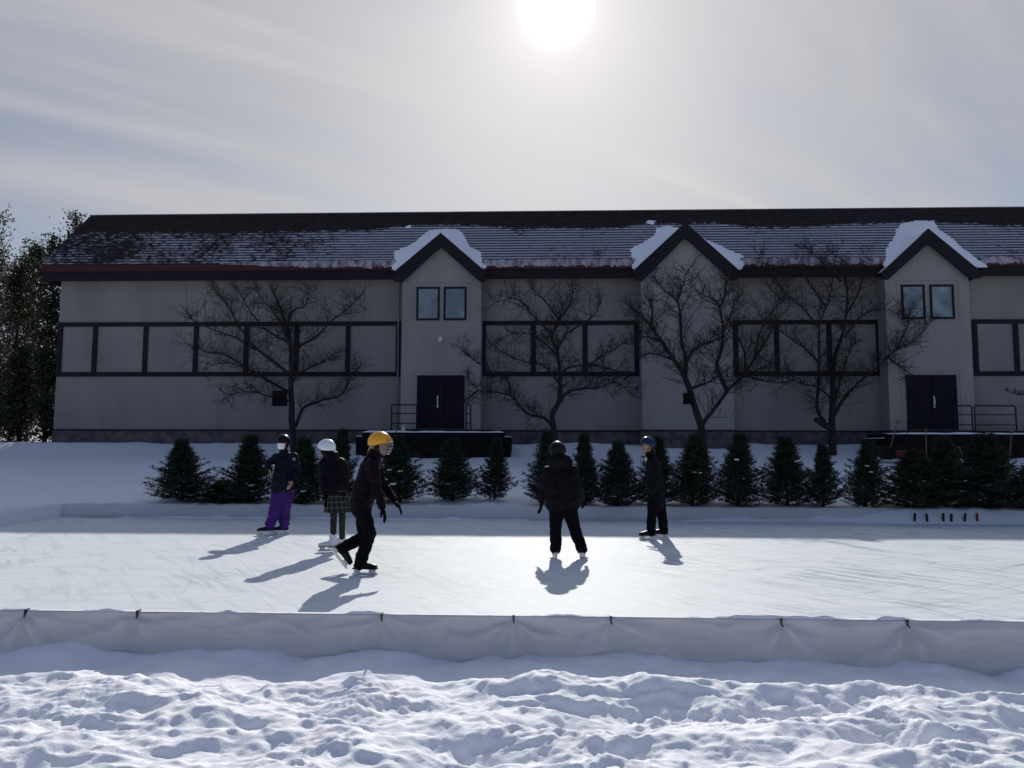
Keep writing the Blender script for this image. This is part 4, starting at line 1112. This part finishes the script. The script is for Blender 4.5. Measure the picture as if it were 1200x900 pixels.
def person(base_px, label, J, face, tside, mats, kit):
    """J: joints as photo points (x, y, depth offset in metres); face: dir the face looks; tside: axis across the shoulders"""
    base = at_z(base_px[0], base_px[1], 0); base.z = 0
    root = thing('person', label, 'person', base, 'skaters on the ice')
    def P(k):
        x, y, d_ = J[k] if isinstance(k, str) else k
        r_ = ray(x, y); s_ = ((base-CAM).dot(FH)+d_)/r_.dot(FH)
        return CAM+r_*s_-base
    def D(r_, a, u=0): return (RH*r_+FH*a+Vector((0, 0, u))).normalized()
    tside = D(*tside); fc = D(*face)
    hd, nk, ch, pv = P('head'), P('neck'), P('chest'), P('pelvis')
    shs = [P('shL'), P('shR')]; els = [P('elL'), P('elR')]; has = [P('haL'), P('haR')]
    hips = [P('hiL'), P('hiR')]; kns = [P('knL'), P('knR')]; ans = [P('anL'), P('anR')]; toes = [P('toL'), P('toR')]
    for q in (0, 1):
        if kit.get('lift') != q: ans[q].z = 0.127
    # --- body
    b = MB()
    ptube(b, [pv, pv.lerp(ch, 0.45), ch, ch.lerp(nk, 0.6)], [(0.135, 0.10), (0.12, 0.085), (0.15, 0.10), (0.10, 0.07)], tside)
    ptube(b, [ch.lerp(nk, 0.5), nk, hd-Vector((0, 0, 0.04))], [0.06, 0.052, 0.05], tside)
    fs = fc.cross(Vector((0, 0, 1))).normalized(); fu = fs.cross(fc).normalized()
    ax = (fs, fc, fu)
    ell(b, hd+fu*0.02-fc*0.01, (0.073, 0.090, 0.098), ax, 18, 12)
    ell(b, hd-fu*0.055+fc*0.022, (0.050, 0.060, 0.052), ax)           # jaw
    ell(b, hd-fu*0.098+fc*0.062, (0.018, 0.016, 0.014), ax)           # chin
    ptube(b, [hd+fu*0.012+fc*0.082, hd-fu*0.018+fc*0.100, hd-fu*0.028+fc*0.094], [0.008, 0.012, 0.011], fs, 8)   # nose
    ptube(b, [hd-fu*0.062+fc*0.082-fs*0.018, hd-fu*0.060+fc*0.088, hd-fu*0.062+fc*0.082+fs*0.018], [0.006, 0.008, 0.006], fu, 8)   # lips
    for s_ in (-1, 1): ell(b, hd+fs*0.075*s_-fu*0.01-fc*0.01, (0.010, 0.018, 0.028), ax, 8, 6)   # ears
    for s_ in (0, 1):
        ptube(b, [ch.lerp(nk, 0.45), shs[s_]], [0.06, 0.052], Vector((0, 0, 1)))
        ptube(b, [shs[s_], els[s_]], [0.050, 0.038], tside); ptube(b, [els[s_], has[s_]], [0.038, 0.026], tside)
        ptube(b, [pv, hips[s_]], [0.09, 0.085], tside)
        ptube(b, [hips[s_], kns[s_]], [0.074*min(1, kit.get('tw', 1.0)*1.1), 0.052*min(1, kit.get('tw', 1.0)*0.98)], tside); wk = min(1.0, kit.get('tw', 1.0)*0.98); ptube(b, [kns[s_], kns[s_].lerp(ans[s_], 0.3), ans[s_]], [0.050*wk, 0.052*wk, 0.034*wk], tside)
        td = (toes[s_]-ans[s_]); ff = D(*kit['fdir'][s_]); fu2 = ff.cross(FH if abs(ff.z) > 0.5 else Vector((0, 0, 1))).normalized().cross(ff) if abs(ff.z) <= 0.5 else Vector((0, 0, 0)); a_ = Vector((ans[s_].x, ans[s_].y, max(ans[s_].z, 0.13))) if kit.get('lift') != s_ else ans[s_]; ptube(b, [a_, a_+ff*0.05-fu2*0.022, a_+ff*0.09-fu2*0.03], [0.026, 0.022, 0.016], tside)
        # hands: palm, four fingers, thumb
        hdv = (has[s_]-els[s_]).normalized() if 'hd' not in kit else P(kit['hd'][s_]).__sub__(has[s_]).normalized()
        sd = (1 if s_ else -1)
        wv = hdv.cross(RH if abs(hdv.dot(RH)) < 0.8 else FH).normalized(); pn = hdv.cross(wv).normalized()
        hw = has[s_]
        gm = MB() if mats.get('glove') else b; gk = 1.32 if mats.get('glove') else 1.0
        ptube(gm, [hw-hdv*0.03, hw+hdv*0.02, hw+hdv*0.075], [(0.028*gk, 0.022*gk), (0.034*gk, 0.017*gk), (0.040*gk, 0.015*gk)], wv, 12)
        for q in range(4):
            o_ = (q-1.5)*0.021*gk; fl = (0.062, 0.072, 0.068, 0.052)[q]*gk; st = hw+hdv*0.080+wv*o_
            k1 = st+hdv*fl*0.5+pn*0.006; k2 = k1+(hdv*0.75+pn*0.5)*fl*0.5
            ptube(gm, [st-hdv*0.02, k1, k2], [0.0098*gk, 0.0090*gk, 0.0078*gk], wv, 8)
        t0 = hw+hdv*0.02+wv*0.030*gk; t1 = t0+(hdv*0.6+wv*0.75+pn*0.3)*0.035*gk; t2 = t1+(hdv*0.9+wv*0.15+pn*0.35)*0.032*gk
        ptube(gm, [t0-wv*0.012, t1, t2], [0.014*gk, 0.0115*gk, 0.0095*gk], hdv, 8)
        if mats.get('glove'): remesh(gm, 'glove', mats['glove'], root, 0.0065, 1)
    body = remesh(b, 'body', 'skin', root, 0.0085, 1)
    for s_ in (-1, 1):
        e = MB(); ell(e, hd+fs*0.030*s_+fu*0.008+fc*0.077, (0.012, 0.008, 0.008), ax, 8, 6); e.build('eye', 'eye_dark', root, True)
    # --- jacket
    jb = P('jbot') if 'jbot' in J else pv-Vector((0, 0, 0.08)); jw = kit.get('jw', 1.0)
    j = MB()
    ptube(j, [jb, jb.lerp(ch, 0.35), jb.lerp(ch, 0.75), ch, ch.lerp(nk, 0.55)],
          [(0.185*jw, 0.135), (0.175*jw, 0.135), (0.165*jw, 0.125), (0.175*jw, 0.120), (0.12, 0.09)], tside, 20)
    ptube(j, [ch.lerp(nk, 0.4), nk.lerp(hd, 0.12)], [0.095, 0.080], tside)
    for s_ in (0, 1):
        ptube(j, [ch.lerp(nk, 0.45), shs[s_]], [0.085, 0.072], Vector((0, 0, 1)))
        ptube(j, [shs[s_], shs[s_].lerp(els[s_], 0.5), els[s_]], [0.078, 0.070, 0.062], tside)
        ptube(j, [els[s_], els[s_].lerp(has[s_], 0.6), has[s_]-(has[s_]-els[s_]).normalized()*0.02], [0.060, 0.052, 0.044], tside)
    if kit.get('hood'):
        q = nk+Vector((0, 0, 0.02))-fc*0.06; ell(j, q, (0.14*kit.get('jw', 1), 0.09, 0.10), ax)
    remesh(j, 'jacket', mats['jacket'], root, 0.012, 2, 0.016, 9, base.x*7)
    # --- trousers or leggings
    tr = MB(); w_ = kit.get('tw', 1.0)
    ptube(tr, [pv+Vector((0, 0, 0.06)), pv-Vector((0, 0, 0.05))], [(0.155, 0.115), (0.165, 0.12)], tside)
    for s_ in (0, 1):
        ptube(tr, [hips[s_], hips[s_].lerp(kns[s_], 0.5), kns[s_]], [0.098*w_, 0.086*w_, 0.072*w_], tside)
        dn = (ans[s_]-kns[s_]); lp = kns[s_]+dn*kit.get('hem', 1.02)
        ptube(tr, [kns[s_], kns[s_].lerp(ans[s_], 0.5), lp], [0.072*w_, 0.068*w_*kit.get('fl', 1.0), 0.062*w_*kit.get('fl', 1.0)], tside)
    remesh(tr, kit.get('trname', 'trousers'), mats['trousers'], root, 0.011, 2, kit.get('twr', 0.010), 8, base.x*3+5)
    # --- skates
    for s_ in (0, 1):
        a = ans[s_]; tdir = toes[s_]-a
        if 'fdir' in kit: fwd = D(*kit['fdir'][s_])
        else:
            fwd = Vector((tdir.x, tdir.y, 0)).normalized()
        side = fwd.cross(Vector((0, 0, 1)))
        if side.length < 0.1: side = FH
        side.normalize(); upv = side.cross(fwd).normalized()
        # sole height: blade rests on the ice for feet that stand on it
        heel = a-upv*0.055-fwd*0.045
        if not (kit.get('lift') == s_):
            heel.z = 0.072; a = Vector((a.x, a.y, max(a.z, 0.13)))
        sk = MB()
        ptube(sk, [a+upv*0.09, a+upv*0.03, heel+fwd*0.045+upv*0.03], [(0.046, 0.056), (0.044, 0.052), (0.042, 0.056)], side, 14)
        ptube(sk, [heel+upv*0.030, heel+fwd*0.10+upv*0.034, heel+fwd*0.19+upv*0.026, heel+fwd*0.225+upv*0.022], [(0.036, 0.032), (0.043, 0.040), (0.045, 0.030), (0.036, 0.022)], side, 14)
        bo = remesh(sk, 'skate', mats['skate'], root, 0.0085, 1)
        so_ = MB(); bb = heel
        def bx(mb, f0, f1, u0, u1, w0):
            i0 = len(mb.v)
            for f_ in (f0, f1):
                for u_ in (u0, u1):
                    for s2 in (-1, 1): mb.v.append(tuple(bb+fwd*f_+upv*u_+side*w0*s2))
            mb.f += [[i0+q for q in r_] for r_ in ((0, 1, 3, 2), (4, 6, 7, 5), (0, 4, 5, 1), (2, 3, 7, 6), (0, 2, 6, 4), (1, 5, 7, 3))]
        bx(so_, -0.035, 0.245, -0.006, 0.006, 0.036); so_.build('sole', mats.get('sole', 'skate_black'), bo)
        hm = MB(); bx(hm, -0.022, 0.045, -0.042, -0.0065, 0.010); bx(hm, 0.150, 0.225, -0.042, -0.0065, 0.010); bx(hm, -0.030, 0.240, -0.054, -0.0425, 0.007)
        hm.build('blade_holder', 'blade_holder', bo)
        bl = MB(); i0 = 0; prof = [(-0.045, -0.0545), (-0.050, -0.063), (-0.035, -0.070), (0.10, -0.0715), (0.235, -0.070), (0.262, -0.060), (0.260, -0.0545)]
        n_ = len(prof)
        for s2 in (-1, 1):
            for (f_, u_) in prof: bl.v.append(tuple(bb+fwd*f_+upv*u_+side*0.0022*s2))
        bl.f.append(list(range(n_))); bl.f.append([n_+q for q in reversed(range(n_))])
        for q in range(n_):
            q2 = (q+1) % n_; bl.f.append([q2, q, n_+q, n_+q2])
        bl.build('blade', 'steel', bo)
    # --- helmet
    if mats.get('helmet'):
        v = []; f = []; n = 32; mm_ = 14
        hc = hd+fu*0.028-fc*0.008
        def shell(rx, ry, rz):
            i0 = len(v)
            for i in range(mm_+1):
                for k in range(n):
                    an = 2*math.pi*k/n; c_ = math.cos(an)             # c_=1 front
                    thmax = math.pi*(0.50 + 0.13*max(0, -c_)**0.7 + 0.09*(1-abs(c_))**2 - 0.03*max(0, c_))
                    th = 0.02+(thmax-0.02)*i/mm_
                    rb = 1+0.03*math.cos(an*6)*math.sin(th)**2
                    v.append(hc+(fs*rx*math.sin(th)*math.sin(an)+fc*ry*math.sin(th)*c_)*rb+fu*rz*math.cos(th))
            for i in range(mm_):
                for k in range(n):
                    k2 = (k+1) % n; f.append([i0+i*n+k, i0+(i+1)*n+k, i0+(i+1)*n+k2, i0+i*n+k2])
            f.append([i0+k for k in range(n)])
            return i0
        hs = kit.get('hs', 1.0)
        shell(0.098*hs, 0.122*hs, 0.108*hs)
        h_ = obj('helmet', v, f, mats['helmet'], root, True); sd = h_.modifiers.new('t', 'SOLIDIFY'); sd.thickness = 0.015; sd.offset = -1
        # vents: dark slots, ridge along the crown
        for q in (-1, 0, 1):
            for (a0, a1) in ((0.25, 0.62), (-0.30, -0.62)):
                vm = MB(); pts = []
                for k in range(6):
                    th = a0+(a1-a0)*k/5
                    th2 = th*1.4
                    pts.append(hc+fs*0.034*q*hs+fc*math.sin(th2)*0.121*hs*math.sqrt(1-(0.35*q)**2)+fu*(math.cos(th2)*0.107*hs*math.sqrt(1-(0.34*q)**2)+0.0015))
                ptube(vm, pts, [0.006]*6, fs, 6); vm.build('vent', mats.get('vent', 'black_shell'), h_, True)
        st = MB()
        for s2 in (-1, 1):
            st.tube([hc+fs*0.088*s2*hs-fu*0.03, hd+fs*0.070*s2-fu*0.05+fc*0.01, hd-fu*0.112+fc*0.045], 0.006, 6)
        st.build('chin_strap', 'rail_black', h_, True)
        if kit.get('ear'):
            em = MB()
            for s2 in (-1, 1): ell(em, hd+fs*0.082*s2-fu*0.03-fc*0.005, (0.016, 0.034, 0.040), ax, 10, 6)
            em.build('ear_pad', 'black_shell', h_, True)
        if kit.get('cage'):
            cm = MB()
            for q in range(-3, 4):
                an = q*0.36; pts = []
                for k in range(9):
                    th = -0.55+k*0.19-0.35
                    pts.append(hd+fs*math.sin(an)*0.100*math.cos(th*0.75)+fc*(0.012+math.cos(an)*0.135*math.cos(th*0.8))+fu*(math.sin(th)*0.135+0.01))
                cm.tube(pts, 0.0028, 5)
            for k in range(5):
                th = -0.85+k*0.30; pts = []
                for q in range(-8, 9):
                    an = q*0.155; pts.append(hd+fs*math.sin(an)*0.102*math.cos(th*0.75)+fc*(0.012+math.cos(an)*0.137*math.cos(th*0.8))+fu*(math.sin(th)*0.135+0.01))
                cm.tube(pts, 0.0028, 5)
            cm.build('face_cage', 'flashing', h_, True)
    # --- hair
    hr = kit.get('hair')
    if hr:
        hm = MB()
        for (pts, rds) in hr[1]:
            ptube(hm, [hd+fs*p_[0]+fc*p_[1]+Vector((0, 0, p_[2])) for p_ in pts], rds, fs, 12)
        remesh(hm, 'hair', hr[0], root, 0.009, 1, 0.008, 25)
    if kit.get('mask'):
        mk = MB(); v = []; f = []
        for i in range(9):
            for k in range(9):
                an = (k-4)*0.27; th = -0.02-i*0.115
                v.append(hd+fs*math.sin(an)*0.080*math.cos(th*0.8)+fc*(math.cos(an)*0.103*math.cos(th*0.55)+0.010*math.exp(-(k-4)**2/3))+fu*(math.sin(th)*0.125+0.005))
        for i in range(8):
            for k in range(8):
                q = i*9+k; f.append([q, q+1, q+10, q+9])
        o_ = obj('face_mask', v, f, 'mask_white', root, True); o_.modifiers.new('t', 'SOLIDIFY').thickness = 0.006
    if kit.get('goggles'):
        v = []; f = []
        for i in range(4):
            for k in range(9):
                an = (k-4)*0.26; v.append(hd+fs*math.sin(an)*0.086+fc*(math.cos(an)*0.112)+fu*(0.004+0.014*i))
        for i in range(3):
            for k in range(8):
                q = i*9+k; f.append([q, q+1, q+10, q+9])
        o_ = obj('goggles', v, f, 'black_shell', root, True); o_.modifiers.new('t', 'SOLIDIFY').thickness = 0.012
    if kit.get('collar'):
        cm = MB(); ell(cm, P(kit['collar']), (0.022, 0.02, 0.035)); cm.build('scarf', 'pale_plastic', root, True)
    if kit.get('arm_badge'):
        x, y, d_, mt_ = kit['arm_badge']; q = P((x, y, d_)); cm = MB(); ell(cm, q, (0.026, 0.012, 0.026)); cm.build('arm_badge', mt_, root, True)
    if kit.get('skirt'):
        sk_t, sk_b = P(kit['skirt'][0]), P(kit['skirt'][1]); n = 64; rows = 12
        me = bpy.data.meshes.new('skirt'); v = []; f = []
        for i in range(rows+1):
            t = i/rows
            for k in range(n):
                an = 2*math.pi*k/n; ple = 1+0.05*t*math.sin(an*14)+0.03*t*math.sin(an*5+1)
                c_ = sk_t.lerp(sk_b, t)
                v.append(tuple(c_+tside*math.cos(an)*(0.145+0.045*t)*ple+tside.cross(Vector((0, 0, 1)))*math.sin(an)*(0.115+0.05*t)*ple))
        for i in range(rows):
            for k in range(n):
                k2 = (k+1) % n; f.append([i*n+k, (i+1)*n+k, (i+1)*n+k2, i*n+k2])
        o_ = obj('skirt', v, f, 'tartan', root, True)
        uv = o_.data.uv_layers.new(name='UVMap')
        for pi_, pl in enumerate(o_.data.polygons):
            i = pi_//n; k = pi_ % n
            for li, (kk, ii) in zip(pl.loop_indices, ((k, i), (k, i+1), (k+1, i+1), (k+1, i))): uv.data[li].uv = (kk/n, ii/rows)
        o_.modifiers.new('t', 'SOLIDIFY').thickness = 0.006
    return root

# skater 1: purple trousers, looks towards the camera
person((322, 627.5), 'leftmost skater in purple snow trousers, black helmet and white face mask',
  dict(head=(331.5, 519.5, -0.02), neck=(333, 530, 0), chest=(334.5, 541, 0), pelvis=(331, 577, 0), jbot=(330.5, 573, 0),
       shL=(324.5, 536, 0), shR=(344.5, 536, 0.02), elL=(313.5, 543.5, -0.02), elR=(349, 551, 0.02), haL=(316.5, 552, -0.18), haR=(342, 565, -0.16),
       hiL=(326.5, 579, 0), hiR=(336, 579, 0.02), knL=(322, 598, -0.05), knR=(334, 598, 0.05), anL=(316, 615, 0), anR=(333, 615, 0.1), toL=(305, 621, -0.05), toR=(322, 621, 0.05)),
  (-0.25, -1, 0.0), (1, 0.15), dict(jacket='navy_nylon', trousers='purple', skate='skate_black', sole='blade_holder', helmet='black_shell'),
  dict(fdir=[(-1, -0.25), (-1, 0.0)], mask=True, goggles=True, tw=1.22, fl=1.10, twr=0.022, ear=True, arm_badge=(344.5, 538, -0.085, 'grey_sole'), hem=0.84))
# skater 2: white helmet, tartan skirt, seen from behind-left
person((394, 645.5), 'skater in a white helmet, plaid skirt and white figure skates',
  dict(head=(382, 527, 0), neck=(384.5, 537, 0), chest=(389, 550, 0), pelvis=(394.5, 580, 0), jbot=(393.5, 581, 0),
       shL=(379.5, 543, -0.06), shR=(400, 543, 0.08), elL=(378.5, 563, -0.08), elR=(405.5, 561, 0.10), haL=(381, 580, -0.10), haR=(404, 577, 0.0),
       hiL=(390, 582, -0.04), hiR=(399, 582, 0.05), knL=(391, 606, -0.05), knR=(401, 605, 0.08), anL=(390.5, 630, -0.04), anR=(401, 626.5, 0.28), toL=(380, 640, -0.1), toR=(391, 637, 0.2)),
  (-0.9, 0.35, 0), (0.75, 0.55), dict(jacket='maroon_nylon', trousers='legging', skate='skate_white', sole='grey_sole', helmet='white_shell', vent='blade_holder', glove='black_trouser'),
  dict(fdir=[(-1, -0.3), (-1, -0.2)], tw=0.66, twr=0.003, trname='leggings', skirt=[(394.5, 575, 0), (396.5, 600, 0)], jw=0.86, ear=True, hood=True, hem=0.98,
       hair=('hair_dark', [([(0, -0.07, -0.02), (0.0, -0.10, -0.10), (0.01, -0.09, -0.20), (0.015, -0.07, -0.26)], [0.055, 0.042, 0.030, 0.015]), ([(0, -0.02, 0.0), (0, -0.05, -0.06)], [0.082, 0.07]), ([(0.05, 0.04, -0.04), (0.055, 0.02, -0.12)], [0.03, 0.02])])))
# skater 3: yellow helmet, striding to the right
person((424, 673), 'skater striding right in a yellow helmet with a face cage and black trousers',
  dict(head=(445.5, 521.5, 0), neck=(438.5, 533, 0), chest=(433.5, 548, 0), pelvis=(423.5, 591, 0), jbot=(423.5, 589, 0),
       shL=(436.5, 545, -0.155), shR=(437.5, 544, 0.155), elL=(441.5, 575, -0.22), elR=(450.5, 570, 0.20), haL=(448, 595, -0.20), haR=(463.5, 588, 0.10),
       hiL=(422.5, 594, -0.075), hiR=(424.5, 594, 0.075), knL=(434, 624, -0.08), knR=(427, 629, 0.13), anL=(422, 656, -0.04), anR=(402.5, 642, 0.12), toL=(434, 665, -0.04), toR=(408, 658, 0.12)),
  (1, -0.25, -0.12), (0.1, -1), dict(jacket='maroon_pattern', trousers='black_trouser', skate='skate_black', helmet='yellow_shell', glove='black_trouser'),
  dict(fdir=[(1, -0.15), (0.62, 0.0, -0.75)], lift=1, cage=True, ear=True, hood=False, jw=1.06, tw=0.98, fl=1.12, hs=1.04, hd=[(452.5, 609, -0.2), (470, 597, 0.06)],
       hair=('hair_blond', [([(0.0, -0.09, -0.03), (0.0, -0.125, -0.13), (0.02, -0.185, -0.23), (0.02, -0.22, -0.33)], [0.045, 0.036, 0.028, 0.010]), ([(0, -0.03, -0.02), (0, -0.06, -0.07)], [0.078, 0.062])])))
# skater 4: seen from behind
person((666, 654), 'black-clad skater seen from behind in a long jacket, standing with feet apart',
  dict(head=(653, 530.5, 0.03), neck=(655, 543, 0), chest=(657, 557, 0), pelvis=(660, 592, 0), jbot=(660, 591, 0),
       shL=(643, 552, 0), shR=(671, 552, 0), elL=(636.5, 573, 0.05), elR=(678, 571, 0.08), haL=(634.5, 589, 0.14), haR=(682.5, 585, 0.30),
       hiL=(652, 595, 0), hiR=(667, 595, 0), knL=(651.5, 621, 0), knR=(674, 621, 0), anL=(651, 640, 0), anR=(681.5, 640, 0), toL=(650, 645, 0.15), toR=(684, 645, 0.15)),
  (-0.15, 1, -0.15), (1, 0), dict(jacket='black_nylon', trousers='black_trouser', skate='skate_black', sole='blade_holder', helmet='black_shell', vent='blade_holder', glove='black_trouser'),
  dict(fdir=[(-0.15, 1), (0.35, 1)], jw=1.26, tw=1.08, fl=1.1, hem=1.04, hood=True, hs=1.02,
       hair=('hair_dark', [([(0, -0.06, 0.0), (0, -0.09, -0.10), (0, -0.09, -0.20)], [(0.085, 0.05), (0.10, 0.05), (0.09, 0.035)])])))
# skater 5: blue helmet facing left
person((767, 632), 'black-clad skater in a shiny blue helmet facing left beside an evergreen',
  dict(head=(758.5, 522.5, 0), neck=(762, 533.5, 0), chest=(766, 547, 0), pelvis=(769.5, 587, 0), jbot=(769.5, 587, 0),
       shL=(765.5, 544, -0.165), shR=(767, 543, 0.165), elL=(771, 566, -0.20), elR=(770, 565, 0.20), haL=(760.5, 580, -0.20), haR=(758, 577, 0.16),
       hiL=(766, 590, -0.07), hiR=(773, 590, 0.07), knL=(763.5, 607, -0.06), knR=(776.5, 607, 0.08), anL=(763, 620.5, -0.05), anR=(777.5, 620, 0.16), toL=(752, 627, -0.1), toR=(768, 626, 0.12)),
  (-1, -0.25, 0), (0.1, -1), dict(jacket='black_nylon', trousers='black_trouser', skate='skate_black', helmet='blue_shell', glove='black_trouser'),
  dict(fdir=[(-1, -0.2), (-1, 0.05)], jw=1.02, tw=1.0, fl=1.15, collar=(757, 538, -0.06), hem=1.04,
       hair=('hair_dark', [([(0, -0.06, -0.02), (0, -0.09, -0.12), (0, -0.10, -0.22)], [0.065, 0.055, 0.04])])))
